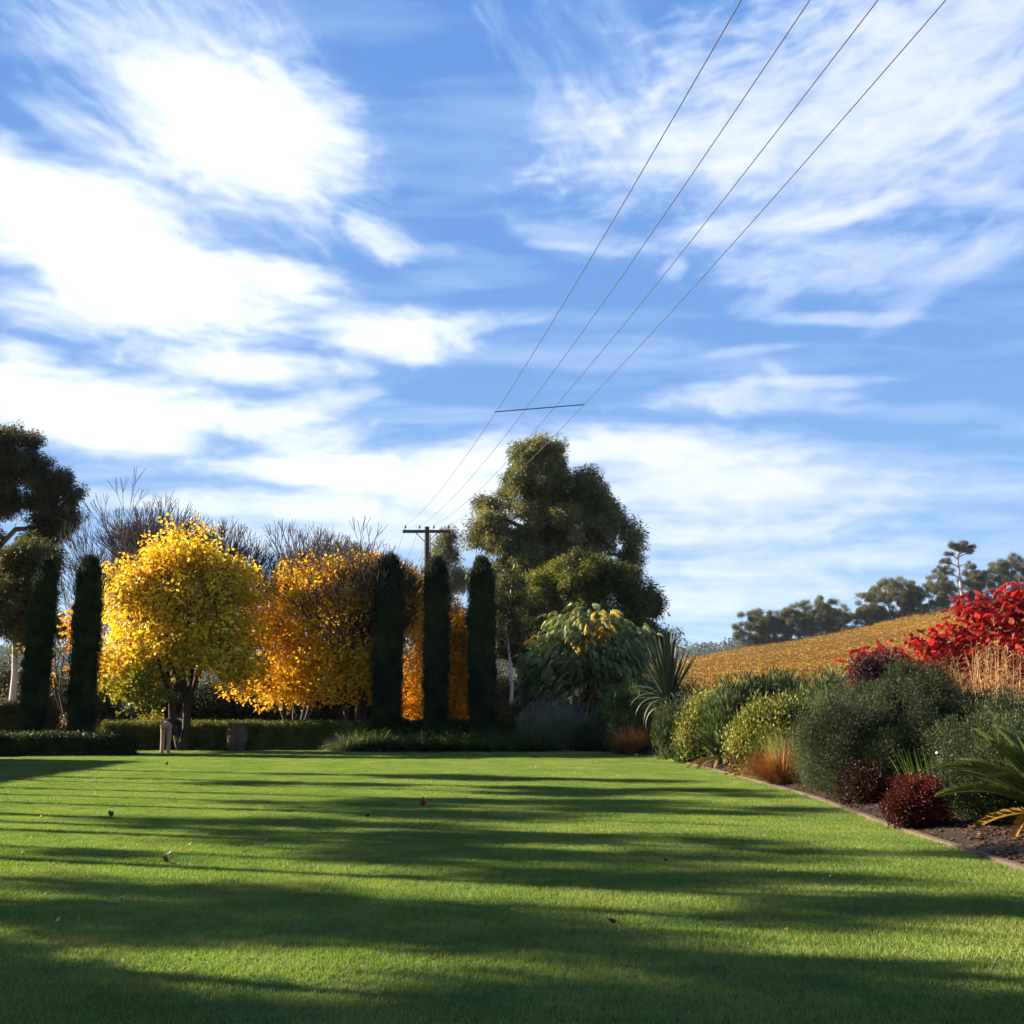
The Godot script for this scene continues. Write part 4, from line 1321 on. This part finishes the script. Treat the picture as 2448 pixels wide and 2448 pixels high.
	shrub("burgundy_bush", "large round burgundy bush left of the big cycad", Vector3(5.18, 0, -16.2), [[Vector3(0.04, 0.40, 0), Vector3(0.28, 0.27, 0.3)], [Vector3(-0.14, 0.28, 0.05), Vector3(0.22, 0.22, 0.28)], [Vector3(0.16, 0.22, 0.06), Vector3(0.22, 0.2, 0.28)]], 620, tuft(60, 0.12, 0.036, 0.020, 0.3), ba, bb, 1.0, false, -0.4, 0.4, M.red_leaf)
	shrub("burgundy_bush", "small burgundy bush beside the orange tussock", Vector3(5.3, 0, -28.2), [[Vector3(0, 0.35, 0), Vector3(0.4, 0.36, 0.38)]], 420, tuft(50, 0.12, 0.045, 0.025, 0.3), Color(0.18, 0.03, 0.045), bb, 1.0, false, -0.35, 0.4, M.red_leaf)
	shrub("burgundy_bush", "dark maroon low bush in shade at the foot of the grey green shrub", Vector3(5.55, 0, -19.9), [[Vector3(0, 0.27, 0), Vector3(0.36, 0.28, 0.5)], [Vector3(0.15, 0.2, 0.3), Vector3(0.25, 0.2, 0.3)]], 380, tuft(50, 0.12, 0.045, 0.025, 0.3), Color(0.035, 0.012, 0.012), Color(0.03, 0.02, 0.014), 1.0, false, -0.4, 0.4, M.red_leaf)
	# the big fine leaved grey green shrubs
	var ga := Color(0.024, 0.034, 0.018)
	var gb := Color(0.058, 0.070, 0.036)
	shrub("grey_green_shrub", "very large fine leaved grey green shrub in the middle of the border", Vector3(6.75, 0, -21.4), [[Vector3(0, 1.0, 0), Vector3(1.5, 1.0, 1.4)], [Vector3(0.1, 1.45, -0.1), Vector3(1.1, 0.75, 1.0)], [Vector3(-0.9, 0.85, 0.5), Vector3(0.8, 0.8, 0.9)], [Vector3(0.9, 0.9, 0.3), Vector3(0.85, 0.8, 0.9)]], 3900, T.fine, ga, gb, 0.75, true, -0.22, 0.7, null, "shrub", Color(0.12, 0.09, 0.06), 0.3, 0.22)
	shrub("grey_green_shrub", "smaller grey green shrub leaning over the edging by the orange tussock", Vector3(5.75, 0, -22.9), [[Vector3(0, 0.6, 0), Vector3(0.55, 0.6, 0.7)], [Vector3(0.1, 0.95, 0), Vector3(0.5, 0.45, 0.5)]], 900, T.fine, Color(0.05, 0.075, 0.04), Color(0.10, 0.12, 0.07), 0.65, true, -0.25, 0.7)
	var white := shrub("grey_green_shrub", "dark shrub dotted with small white flowers above the big cycad", Vector3(7.0, 0, -17.0), [[Vector3(0, 0.8, 0), Vector3(1.25, 0.8, 1.1)], [Vector3(-0.6, 0.6, 0.6), Vector3(0.75, 0.65, 0.7)], [Vector3(1.2, 0.9, 0), Vector3(0.9, 0.75, 0.9)]], 2600, T.fine, ga, Color(0.07, 0.09, 0.04), 0.75, true, -0.22, 0.7, null, "shrub", Color(0.12, 0.09, 0.06), 0.3, 0.2)
	var petal := Geo.new()
	for k in 5:
		var t := TAU * k / 5.0
		petal.leaf(Vector3.ZERO, Vector3(cos(t), 0.3, sin(t)).normalized(), Vector3(-sin(t), 0, cos(t)), 0.022, 0.014, 0.1, Color.WHITE)
	var sp := crown_spots([[Vector3(0, 0.8, 0), Vector3(1.3, 0.85, 1.15)], [Vector3(-0.6, 0.6, 0.6), Vector3(0.8, 0.7, 0.75)]], 150, -2.0, 1.0, 0.05)
	scatter("flowers", petal.mesh(), M.straw, poses(sp, 0.7, 1.2, true, 1.2), tints_for(sp, Color(0.5, 0.52, 0.55), Color(0.6, 0.6, 0.6), 1.0), white)
	shrub("grey_green_shrub", "grey green shrub past the right frame edge", Vector3(8.6, 0, -14.6), [[Vector3(0, 0.9, 0), Vector3(1.1, 0.9, 1.1)]], 900, T.fine, ga, gb, 0.8, true, -0.25, 0.7)
	shrub("green_bush", "mid green shrub behind the left shoulder of the grey green shrub", Vector3(7.3, 0, -25.4), [[Vector3(0, 1.0, 0), Vector3(1.1, 1.0, 0.9)]], 800, T.fine, Color(0.06, 0.085, 0.03), Color(0.10, 0.13, 0.05), 0.8, true, -0.25, 0.6)
	# purple smoke bush and the two red trees behind
	shrub("smoke_bush", "dark purple smoke bush below the red leaved shrub", Vector3(7.15, 0, -24.2), [[Vector3(0, 2.15, 0), Vector3(0.5, 0.42, 0.45)], [Vector3(0.2, 1.7, 0), Vector3(0.45, 0.5, 0.4)]], 420, T.shrub, Color(0.075, 0.03, 0.04), Color(0.035, 0.022, 0.028), 0.7, false)
	red_tree("low bright red shrub left of the larger red tree", Vector3(7.7, 0, -25.6), [[Vector3(-0.1, 2.4, 0), Vector3(0.62, 0.55, 0.55)], [Vector3(0.55, 2.15, 0), Vector3(0.5, 0.5, 0.5)], [Vector3(-0.35, 2.0, 0.1), Vector3(0.35, 0.35, 0.4)]], 480)
	red_tree("large scarlet leaved sumac tree at the right frame edge", Vector3(10.2, 0, -26.4), [[Vector3(0.8, 3.9, 0), Vector3(0.6, 0.4, 0.5)], [Vector3(0.0, 3.5, 0), Vector3(0.85, 0.5, 0.7)], [Vector3(-1.1, 2.9, 0.1), Vector3(0.75, 0.45, 0.6)], [Vector3(0.9, 3.3, 0), Vector3(0.7, 0.55, 0.6)], [Vector3(-0.3, 2.7, 0.4), Vector3(1.1, 0.5, 0.6)], [Vector3(-1.5, 2.3, 0.2), Vector3(0.6, 0.4, 0.5)], [Vector3(0.9, 2.5, 0.2), Vector3(0.8, 0.45, 0.6)], [Vector3(1.7, 3.2, 0), Vector3(0.7, 0.6, 0.6)], [Vector3(-0.6, 2.0, 0.6), Vector3(0.5, 0.3, 0.4)]], 1300)
	# dry canes
	var dry := thing("dry_grass", "stand of tall dry tan canes below the scarlet tree", "dry grass", Vector3(9.5, 0, -23.6))
	var g := Geo.new()
	for i in 520:
		var p := Vector3(rng.randf_range(-1.3, 2.2), 0, rng.randf_range(-0.9, 0.9))
		var h := rng.randf_range(1.5, 2.9) * smoothstep(-1.9, -0.6, p.x)
		var lean := Vector3(rng.randf_range(-0.22, 0.22), 1.0, rng.randf_range(-0.22, 0.22)).normalized()
		var c := Color(0.17, 0.075, 0.03).lerp(Color(0.42, 0.27, 0.13), rng.randf())
		g.tube(PackedVector3Array([p, p + lean * h * 0.5, p + lean * h]), PackedFloat32Array([0.009, 0.008, 0.003]), 4, c)
		for k in 6:
			var f := rng.randf_range(0.35, 1.0)
			var t := rng.randf() * TAU
			var d := (Vector3(cos(t) * 0.5, 1.0, sin(t) * 0.5)).normalized()
			var cc := c * rng.randf_range(0.7, 1.1)
			g.blade(p + lean * h * f, d, d.cross(Vector3(cos(t), 0, sin(t))).normalized(), rng.randf_range(0.3, 0.65), 0.022, rng.randf_range(1.6, 3.2), 4, 0, Color(cc.r, cc.g, cc.b))
	build("canes", g.mesh(), M.straw, dry, "stuff")
	for k in 2:
		shrub("grey_green_shrub", ["grey green shrub hiding the feet of the dry canes", "grey shrub at the right end of the dry canes"][k], Vector3(8.9 + k * 1.5, 0, -20.6 + k * 0.8), [[Vector3(0, 0.5, 0), Vector3(1.0, 0.55, 0.9)]], 600, T.fine, ga, gb, 0.8, true, -0.25, 0.6)

func red_tree(label: String, at: Vector3, lobes: Array, count: int) -> void:
	if not T.has("sumac"):
		var s := Geo.new()
		for i in 13:
			var side := (i % 2) * 2.0 - 1.0
			var f := i / 12.0
			var p := Vector3(0, -0.10 * f * f, 0.34 * f)
			var d := Vector3(side * 0.7, -0.55 - 0.3 * rng.randf(), 0.4 + 0.3 * rng.randf()).normalized()
			var c := rng.randf_range(0.65, 1.0)
			s.blade(p, d, d.cross(Vector3.UP).normalized(), 0.17 * rng.randf_range(0.8, 1.2), 0.055, 0.8, 3, 1, Color(c, c * rng.randf_range(0.7, 1.0), c * rng.randf_range(0.7, 1.0)))
		T.sumac = s.mesh()
	var o := thing("red_tree", label, "tree", at)
	var g := Geo.new()
	for l in lobes:
		var c: Vector3 = l[0]
		var s: Vector3 = l[1]
		var fork := Vector3(c.x * 0.35, 1.0, c.z * 0.3)
		limb(g, Vector3(rng.randf_range(-0.15, 0.15), -0.05, rng.randf_range(-0.1, 0.1)), fork, 0.045, 0.03, 0.0, Color(0.16, 0.11, 0.09), 6, 4)
		limb(g, fork, c, 0.03, 0.014, -0.05, Color(0.16, 0.11, 0.09), 5, 4)
		for k in 6:
			limb(g, c, c + spin() * s * 0.8, 0.012, 0.005, 0.0, Color(0.15, 0.07, 0.06), 4, 3)
	build("branches", g.mesh(), M.bark, o)
	var spots := crown_spots(lobes, count, -0.12, 2.2, 0.45)
	var where: Array[Transform3D] = []
	for p in spots:
		var out := Vector3(rng.randf_range(-1, 1), 0.0, rng.randf_range(-1, 1)).normalized()
		var b := Basis.looking_at(-out, Vector3.UP) * Basis(Vector3.RIGHT, rng.randf_range(-0.5, 0.5))
		where.append(Transform3D(b.scaled(Vector3.ONE * rng.randf_range(0.38, 0.75)), p))
	scatter("crown", T.sumac, M.red_leaf, where, tints_for(spots, Color(0.62, 0.055, 0.042), Color(0.20, 0.014, 0.02), 1.8), o, "")

# ---------------------------------------------------------------- power line

func wire_y(d: float) -> float:
	if d <= 70.0:
		return 9.62 + 0.00109 * (d - 25.0) * (d - 25.0)
	return 9.9 + 0.00115 * (d - 111.0) * (d - 111.0)

func wire_x(d: float, k: int) -> float:
	return -6.13 + 0.1555 * (70.0 - d) + k * 0.82

func make_power_line() -> void:
	var o := thing("power_pole", "wooden power pole with crossarm rising behind the middle cypress", "power pole", Vector3(-4.9, 0, -70.0))
	var g := Geo.new()
	g.tube(PackedVector3Array([Vector3(0, -0.5, 0), Vector3(0, 6, 0), Vector3(0, 11.75, 0)]), PackedFloat32Array([0.2, 0.17, 0.14]), 12, Color.WHITE, true)
	build("pole", g.mesh(), M.wood, o)
	g = Geo.new()
	g.box(Vector3(0, 11.45, 0.2), Vector3(2.75, 0.17, 0.13), Color.WHITE)
	build("crossarm", g.mesh(), M.wood, o)
	for s in [-1.0, 1.0]:
		g = Geo.new()
		g.tube(PackedVector3Array([Vector3(s * 0.62, 11.37, 0.28), Vector3(s * 0.1, 10.85, 0.22)]), PackedFloat32Array([0.025, 0.025]), 5, Color.WHITE, true)
		build("brace", g.mesh(), M.iron, o)
	var ins := Geo.new()
	ins.tube(PackedVector3Array([Vector3(0, -0.04, 0), Vector3(0, 0.12, 0)]), PackedFloat32Array([0.014, 0.014]), 6, Color(0.1, 0.1, 0.1))
	ins.tube(PackedVector3Array([Vector3(0, 0.10, 0), Vector3(0, 0.13, 0), Vector3(0, 0.17, 0), Vector3(0, 0.20, 0), Vector3(0, 0.27, 0)]), PackedFloat32Array([0.06, 0.075, 0.04, 0.055, 0.02]), 9, Color(0.16, 0.09, 0.07), true)
	var im := ins.mesh()
	var glaze := leafy(0.3, Color.BLACK)
	for k in 4:
		var p := build("insulator", im, glaze, o)
		p.position = Vector3(wire_x(70.0, k) + 4.9, 11.54, 0.2)
	g = Geo.new()
	g.tube(PackedVector3Array([Vector3(0.2, 11.3, 0.1), Vector3(0.2, 6.0, 0.13)]), PackedFloat32Array([0.03, 0.03]), 6, Color.WHITE)
	build("cable_guard", g.mesh(), M.iron, o)
	for k in 4:
		g = Geo.new()
		var pts := PackedVector3Array()
		var r := PackedFloat32Array()
		var d := -40.0
		while d < 152.0:
			pts.append(Vector3(wire_x(d, k), wire_y(d) + 0.07 * k * clampf(1.0 - absf(d - 33.0) / 30.0, 0.0, 1.0), -d + (0.2 if absf(d - 70.0) < 0.1 else 0.0))); r.append(0.0085)
			d += 2.0
		g.tube(pts, r, 5, Color.WHITE)
		tag(build("power_wire", g.mesh(), plain(Color(0.035, 0.035, 0.038), 0.9)), ["leftmost of the four overhead wires crossing the sky", "second overhead wire from the left", "third overhead wire from the left", "rightmost of the four overhead wires crossing the sky"][k], "wire", "overhead wires")
	g = Geo.new()
	var a := Vector3(wire_x(33.5, 0) - 0.03, wire_y(33.5) + 0.01, -33.5)
	var b := Vector3(wire_x(33.5, 3) + 0.03, wire_y(33.5) + 0.22, -33.5)
	g.tube(PackedVector3Array([a, a.lerp(b, 0.5), b]), PackedFloat32Array([0.016, 0.016, 0.016]), 6, Color.WHITE, true)
	tag(build("wire_spreader", g.mesh(), plain(Color(0.05, 0.045, 0.04), 0.6)), "thin spreader rod tying the four overhead wires together", "spreader")

# ---------------------------------------------------------------- barrel

func make_barrel() -> void:
	var o := thing("barrel", "weathered wooden wine barrel standing before the low hedge", "barrel", Vector3(-9.62, 0, -43.6))
	var h := 0.97
	var prof := func(f: float) -> float: return 0.30 + 0.085 * (1.0 - pow(2.0 * f - 1.0, 2.0))
	var tones := []
	for k in 4:
		tones.append(earthy(Color(0.085, 0.045, 0.028) * (0.8 + 0.14 * k), Color(0.17, 0.095, 0.06) * (0.8 + 0.14 * k), 2.0, 0.03, 0.4))
	for s in 20:
		var g := Geo.new()
		var gap := 0.02
		for k in 8:
			var f0 := k / 8.0
			var f1 := (k + 1) / 8.0
			var a0 := TAU * s / 20.0 + gap
			var a1 := TAU * (s + 1) / 20.0 - gap
			var r0: float = prof.call(f0)
			var r1: float = prof.call(f1)
			var p := [Vector3(cos(a0) * r0, f0 * h, sin(a0) * r0), Vector3(cos(a1) * r0, f0 * h, sin(a1) * r0), Vector3(cos(a1) * r1, f1 * h, sin(a1) * r1), Vector3(cos(a0) * r1, f1 * h, sin(a0) * r1)]
			g.quad(p[0], p[1], p[2], p[3], Color.WHITE)
			var q := []
			for v in p:
				q.append(Vector3(v.x * 0.94, v.y, v.z * 0.94))
			g.quad(p[0], p[3], q[3], q[0], Color.WHITE)
			g.quad(p[1], q[1], q[2], p[2], Color.WHITE)
		build("stave", g.mesh(), tones[(s * 7) % 4], o)
	var g := Geo.new()
	g.tube(PackedVector3Array([Vector3(0, 0.03, 0), Vector3(0, 0.3, 0), Vector3(0, 0.7, 0), Vector3(0, 0.93, 0)]), PackedFloat32Array([0.285, 0.33, 0.33, 0.285]), 20, Color.WHITE, true)
	build("head", g.mesh(), tones[1], o)
	for f in [0.03, 0.17, 0.33, 0.67, 0.83, 0.97]:
		g = Geo.new()
		var r: float = prof.call(f) + 0.006
		var r2: float = prof.call(f + 0.02) + 0.006
		g.tube(PackedVector3Array([Vector3(0, f * h - 0.02, 0), Vector3(0, f * h + 0.022, 0)]), PackedFloat32Array([r, r]), 28, Color.WHITE)
		build("hoop", g.mesh(), M.iron, o)

# ---------------------------------------------------------------- person

# the surface of joined tapered capsules, as surface nets: bones are [a, b, radius at a, radius at b]
func flesh(g: Geo, bones: Array, cell: float, soft: float, col: Color) -> void:
	var lo := Vector3.ONE * 1e9
	var hi := Vector3.ONE * -1e9
	for b in bones:
		var r: float = maxf(b[2], b[3]) + cell * 2.5
		lo = lo.min(b[0] - Vector3.ONE * r).min(b[1] - Vector3.ONE * r)
		hi = hi.max(b[0] + Vector3.ONE * r).max(b[1] + Vector3.ONE * r)
	var n := Vector3i(((hi - lo) / cell).ceil()) + Vector3i.ONE
	var val := PackedFloat32Array()
	val.resize(n.x * n.y * n.z)
	val.fill(1.0)
	for b in bones:
		var a: Vector3 = b[0]
		var e: Vector3 = b[1]
		var ra: float = b[2]
		var rb: float = b[3]
		var reach := maxf(ra, rb) + cell * 2.5 + soft
		var c0 := Vector3i(((a.min(e) - Vector3.ONE * reach - lo) / cell).floor()).clamp(Vector3i.ZERO, n - Vector3i.ONE)
		var c1 := Vector3i(((a.max(e) + Vector3.ONE * reach - lo) / cell).ceil()).clamp(Vector3i.ZERO, n - Vector3i.ONE)
		var ab := e - a
		var l2 := maxf(ab.length_squared(), 1e-9)
		for z in range(c0.z, c1.z + 1):
			for y in range(c0.y, c1.y + 1):
				for x in range(c0.x, c1.x + 1):
					var p := lo + Vector3(x, y, z) * cell
					var t := clampf((p - a).dot(ab) / l2, 0.0, 1.0)
					var d := (p - a - ab * t).length() - lerpf(ra, rb, t)
					var i := (z * n.y + y) * n.x + x
					var old := val[i]
					var k := maxf(soft - absf(old - d), 0.0) / maxf(soft, 1e-6)
					val[i] = minf(old, d) - k * k * soft * 0.25
	var at := {}
	for z in n.z - 1:
		for y in n.y - 1:
			for x in n.x - 1:
				var i := (z * n.y + y) * n.x + x
				var inside := 0
				for k in 8:
					if val[i + (k & 1) + ((k >> 1) & 1) * n.x + (k >> 2) * n.x * n.y] < 0.0:
						inside += 1
				if inside == 0 or inside == 8:
					continue
				var sum := Vector3.ZERO
				var hits := 0
				var grad := Vector3.ZERO
				for k in 8:
					var ka := Vector3i(k & 1, (k >> 1) & 1, k >> 2)
					var va := val[i + ka.x + ka.y * n.x + ka.z * n.x * n.y]
					grad += (Vector3(ka) * 2.0 - Vector3.ONE) * va
					for ax in 3:
						if ka[ax] == 1:
							continue
						var kb := ka
						kb[ax] = 1
						var vb := val[i + kb.x + kb.y * n.x + kb.z * n.x * n.y]
						if (va < 0.0) != (vb < 0.0):
							sum += Vector3(ka).lerp(Vector3(kb), va / (va - vb))
							hits += 1
				at[i] = g.v.size()
				g.v.append(lo + (Vector3(x, y, z) + sum / hits) * cell); g.n.append(grad.normalized()); g.c.append(col)
	var step := [1, n.x, n.x * n.y]
	for i in at:
		for ax in 3:
			var j: int = i + step[ax]
			if (val[i] < 0.0) == (val[j] < 0.0):
				continue
			var u: int = step[(ax + 1) % 3]
			var w: int = step[(ax + 2) % 3]
			if not (at.has(i - u) and at.has(i - w) and at.has(i - u - w)):
				continue
			var q := [at[i], at[i - u], at[i - u - w], at[i - w]]
			if val[i] > 0.0:
				g.t.append_array([q[0], q[1], q[2], q[0], q[2], q[3]])
			else:
				g.t.append_array([q[0], q[2], q[1], q[0], q[3], q[2]])

func make_person() -> void:
	var o := thing("person", "person in tan trousers and dark top bending forward by the tree trunk", "person", Vector3(-11.55, 0, -41.6))
	o.rotation.y = 0.15
	o.scale = Vector3.ONE * 0.98
	var V := func(x: float, y: float, z: float) -> Vector3: return Vector3(x, y, z)
	# joints: x to the right, y up, -z away from the camera; seen from behind, bent forward and to the right
	var hipl := Vector3(-0.085, 0.90, 0.02)
	var hipr := Vector3(0.095, 0.90, 0.0)
	var kneel := Vector3(-0.10, 0.49, -0.01)
	var kneer := Vector3(0.105, 0.49, -0.03)
	var anklel := Vector3(-0.105, 0.09, 0.06)
	var ankler := Vector3(0.105, 0.09, 0.03)
	var waist := Vector3(0.06, 1.03, -0.14)
	var chest := Vector3(0.18, 1.08, -0.36)
	var neck := Vector3(0.25, 1.05, -0.54)
	var shl := Vector3(0.07, 1.06, -0.50)
	var shr := Vector3(0.38, 1.02, -0.45)
	var ell := Vector3(0.10, 0.78, -0.62)
	var elr := Vector3(0.42, 0.75, -0.52)
	var wrl := Vector3(0.20, 0.56, -0.68)
	var wrr := Vector3(0.40, 0.50, -0.60)
	var head := Vector3(0.31, 0.98, -0.68)
	var skin := Color(0.45, 0.26, 0.18)
	var g := Geo.new()
	flesh(g, [[hipl, kneel, 0.085, 0.055], [hipr, kneer, 0.085, 0.055], [kneel, anklel, 0.055, 0.035], [kneer, ankler, 0.055, 0.035], [hipl, hipr, 0.1, 0.1], [Vector3(0, 0.93, 0), waist, 0.12, 0.11], [waist, chest, 0.115, 0.14], [chest, neck, 0.12, 0.055], [neck, head, 0.052, 0.05], [shl, shr, 0.055, 0.055], [shl, ell, 0.05, 0.038], [shr, elr, 0.05, 0.038], [ell, wrl, 0.038, 0.026], [elr, wrr, 0.038, 0.026]], 0.018, 0.03, skin)
	# head with a brow, nose, chin and ears, facing down and away
	var f := (Vector3(0.35, -0.75, -0.55)).normalized()
	var up := (head - neck).normalized()
	up = (up - f * up.dot(f)).normalized()
	var side := f.cross(up).normalized()
	flesh(g, [[head, head + up * 0.07, 0.082, 0.085], [head + f * 0.03, head - up * 0.06 + f * 0.045, 0.06, 0.04], [head + f * 0.085 + up * 0.02, head + f * 0.105 - up * 0.012, 0.008, 0.014], [head + side * 0.08, head + side * 0.088 - up * 0.03, 0.014, 0.01], [head - side * 0.08, head - side * 0.088 - up * 0.03, 0.014, 0.01], [head + f * 0.075 - up * 0.045 - side * 0.015, head + f * 0.075 - up * 0.045 + side * 0.015, 0.01, 0.01], [head - up * 0.05, neck, 0.05, 0.05]], 0.008, 0.012, skin)
	for w in [[wrl, ell, 1.0], [wrr, elr, -1.0]]:
		var wr: Vector3 = w[0]
		var dn: Vector3 = (wr - w[1]).normalized()
		var ac := dn.cross(Vector3(0, 0, 1)).normalized()
		var fw := ac.cross(dn).normalized()
		var bones := [[wr, wr + dn * 0.085, 0.024, 0.03], [wr + dn * 0.03 + ac * w[2] * 0.02, wr + dn * 0.07 + ac * w[2] * 0.05, 0.013, 0.010], [wr + dn * 0.07 + ac * w[2] * 0.05, wr + dn * 0.10 + ac * w[2] * 0.052 + fw * 0.012, 0.010, 0.008]]
		for k in 4:
			var root: Vector3 = wr + dn * 0.085 + ac * (k - 1.5) * 0.02
			var l: float = [0.062, 0.072, 0.068, 0.052][k]
			bones.append([root, root + dn * l * 0.55, 0.0095, 0.0085])
			bones.append([root + dn * l * 0.55, root + dn * l * 0.95 + fw * l * 0.35, 0.0085, 0.007])
		flesh(g, bones, 0.006, 0.006, skin)
	build("body", g.mesh(), M.bark, o)
	g = Geo.new()
	flesh(g, [[hipl, kneel, 0.1, 0.07], [hipr, kneer, 0.1, 0.07], [kneel, anklel + Vector3(0, -0.02, 0), 0.07, 0.062], [kneer, ankler + Vector3(0, -0.02, 0), 0.07, 0.062], [hipl + Vector3(0.01, 0.02, 0.03), hipr + Vector3(-0.01, 0.02, 0.03), 0.118, 0.118], [Vector3(0, 0.95, 0), waist, 0.135, 0.13]], 0.016, 0.025, Color(0.36, 0.23, 0.13))
	build("trousers", g.mesh(), M.bark, o)
	g = Geo.new()
	for s in [-1.0, 1.0]:
		g.box(Vector3(0.005 + s * 0.085, 0.94, 0.149), Vector3(0.10, 0.014, 0.012), Color(0.12, 0.07, 0.04))
	build("pocket", g.mesh(), M.bark, o)
	g = Geo.new()
	flesh(g, [[waist + Vector3(-0.01, -0.01, 0.04), chest, 0.145, 0.165], [chest, neck, 0.15, 0.08], [shl, shr, 0.085, 0.085], [shl, ell, 0.075, 0.058], [shr, elr, 0.075, 0.058], [ell, ell.lerp(wrl, 0.7), 0.058, 0.045], [elr, elr.lerp(wrr, 0.7), 0.058, 0.045]], 0.016, 0.03, Color(0.018, 0.018, 0.022))
	build("top", g.mesh(), M.bark, o)
	g = Geo.new()
	flesh(g, [[head + up * 0.03 - f * 0.012, head + up * 0.085 - f * 0.01, 0.09, 0.088], [head - f * 0.03, head - f * 0.03 - up * 0.05, 0.075, 0.06]], 0.01, 0.02, Color(0.03, 0.02, 0.015))
	build("hair", g.mesh(), M.bark, o)
	for a in [anklel, ankler]:
		g = Geo.new()
		flesh(g, [[a + Vector3(0, -0.045, 0.03), a + Vector3(0.01, -0.05, -0.17), 0.043, 0.036], [a + Vector3(0, -0.02, 0.0), a + Vector3(0, -0.03, -0.06), 0.042, 0.036]], 0.012, 0.02, Color(0.05, 0.04, 0.035))
		build("shoe", g.mesh(), M.bark, o)

# ---------------------------------------------------------------- small things

func fallen_leaf(label: String, x: float, d: float, size: float, col: Color, stand: float) -> void:
	var g := Geo.new()
	# a curled dry leaf with five lobes and a stalk
	for k in 5:
		var t := -1.15 + k * 0.575
		var dd := Vector3(sin(t), 0.25 + 0.3 * absf(t), cos(t)).normalized()
		g.blade(Vector3.ZERO, dd, dd.cross(Vector3.UP).normalized(), size * [0.7, 0.95, 1.15, 0.95, 0.7][k], size * 0.5, -0.9, 3, 1, col * rng.randf_range(0.8, 1.1))
	g.tube(PackedVector3Array([Vector3.ZERO, Vector3(0, 0.02, -size * 0.4), Vector3(0.01, 0.0, -size * 0.8)]), PackedFloat32Array([0.003, 0.0025, 0.002]), 4, col)
	var o := build("fallen_leaf", g.mesh(), M.straw)
	o.position = Vector3(x, 0.025 + size * 0.25 * stand, -d)
	o.rotation = Vector3(-stand * 0.9, rng.randf() * TAU if stand < 0.5 else 0.5, 0)
	tag(o, label, "leaf", "fallen leaves on the lawn")

func make_litter() -> void:
	var g := Geo.new()
	g.blade(Vector3.ZERO, Vector3(0, 0.15, 1).normalized(), Vector3.RIGHT, 0.055, 0.035, -0.8, 3, 1, Color.WHITE)
	var spots := PackedVector3Array()
	for i in 110:
		var d := 9.0 + 33.0 * pow(rng.randf(), 0.8)
		spots.append(Vector3(rng.randf_range(-0.4 * d, minf(0.3 * d, 4.0)), 0.032, -d))
	scatter("leaf_litter", g.mesh(), M.straw, poses(spots, 0.5, 1.1, true, 0.4), tints_for(spots, Color(0.30, 0.18, 0.09), Color(0.5, 0.42, 0.3), 5.0))
	tag(get_child(-1), "tiny scattered leaf flecks over the lawn", "leaf litter")

func make_small_things() -> void:
	make_litter()
	var brown := Color(0.10, 0.05, 0.03)
	var pale := Color(0.55, 0.52, 0.48)
	fallen_leaf("large curled brown leaf standing up in the middle of the lawn", -1.37, 19.5, 0.13, Color(0.11, 0.045, 0.035), 1.0)
	fallen_leaf("curled brown leaf on the near left lawn next to a pale one", -3.5, 12.8, 0.09, Color(0.16, 0.06, 0.03), 0.4)
	fallen_leaf("pale leaf just behind the curled brown leaf on the near left lawn", -3.65, 13.4, 0.06, pale, 0.1)
	fallen_leaf("dark brown leaf lying flat on the near lawn, right of the middle", 0.74, 9.3, 0.07, brown, 0.05)
	fallen_leaf("small pale leaf left of the large standing brown leaf", -3.84, 19.6, 0.06, pale, 0.2)
	fallen_leaf("pale leaf in the shadow band on the near left lawn", -3.2, 10.4, 0.05, Color(0.45, 0.45, 0.5), 0.1)
	fallen_leaf("white leaf on the far left lawn, right one of three", -8.8, 26.5, 0.07, pale, 0.3)
	fallen_leaf("white leaf on the far left lawn, left one of three", -9.5, 27.4, 0.07, pale, 0.3)
	fallen_leaf("white leaf on the far left lawn, between two others", -8.2, 26.2, 0.06, pale, 0.2)
	fallen_leaf("brown leaf in the thin shadows at the left of the lawn", -5.7, 17.9, 0.10, brown, 0.3)
	fallen_leaf("long brown leaf left below the large standing brown leaf", -2.06, 17.9, 0.10, brown, 0.05)
	fallen_leaf("small dark leaf on the right half of the lawn", 1.57, 12.9, 0.05, Color(0.03, 0.02, 0.015), 0.2)
	fallen_leaf("dark leaf on the far lawn in front of the bending person", -9.1, 33.0, 0.09, brown, 0.6)
	var o := thing("stone_block", "small pale stone block at the hedge end near the bending person", "stone", Vector3(-13.0, 0, -41.9))
	var g := Geo.new()
	g.box(Vector3(0, 0.06, 0), Vector3(0.40, 0.12, 0.25), Color.WHITE)
	build("slab", g.mesh(), earthy(Color(0.25, 0.22, 0.18), Color(0.42, 0.38, 0.31), 1.0, 0.03, 0.4), o)
	g = Geo.new()
	g.box(Vector3(0, 0.7, 0), Vector3(0.09, 1.5, 0.09), Color.WHITE)
	var post := thing("fence_post", "pale wooden post at the near edge of the vineyard", "post", Vector3(13.6, land(13.6, 51.0), -51.0))
	g = Geo.new()
	g.tube(PackedVector3Array([Vector3(0, -0.2, 0), Vector3(0, 1.7, 0)]), PackedFloat32Array([0.06, 0.055]), 8, Color(0.4, 0.36, 0.3), true)
	build("pole", g.mesh(), M.bark, post)
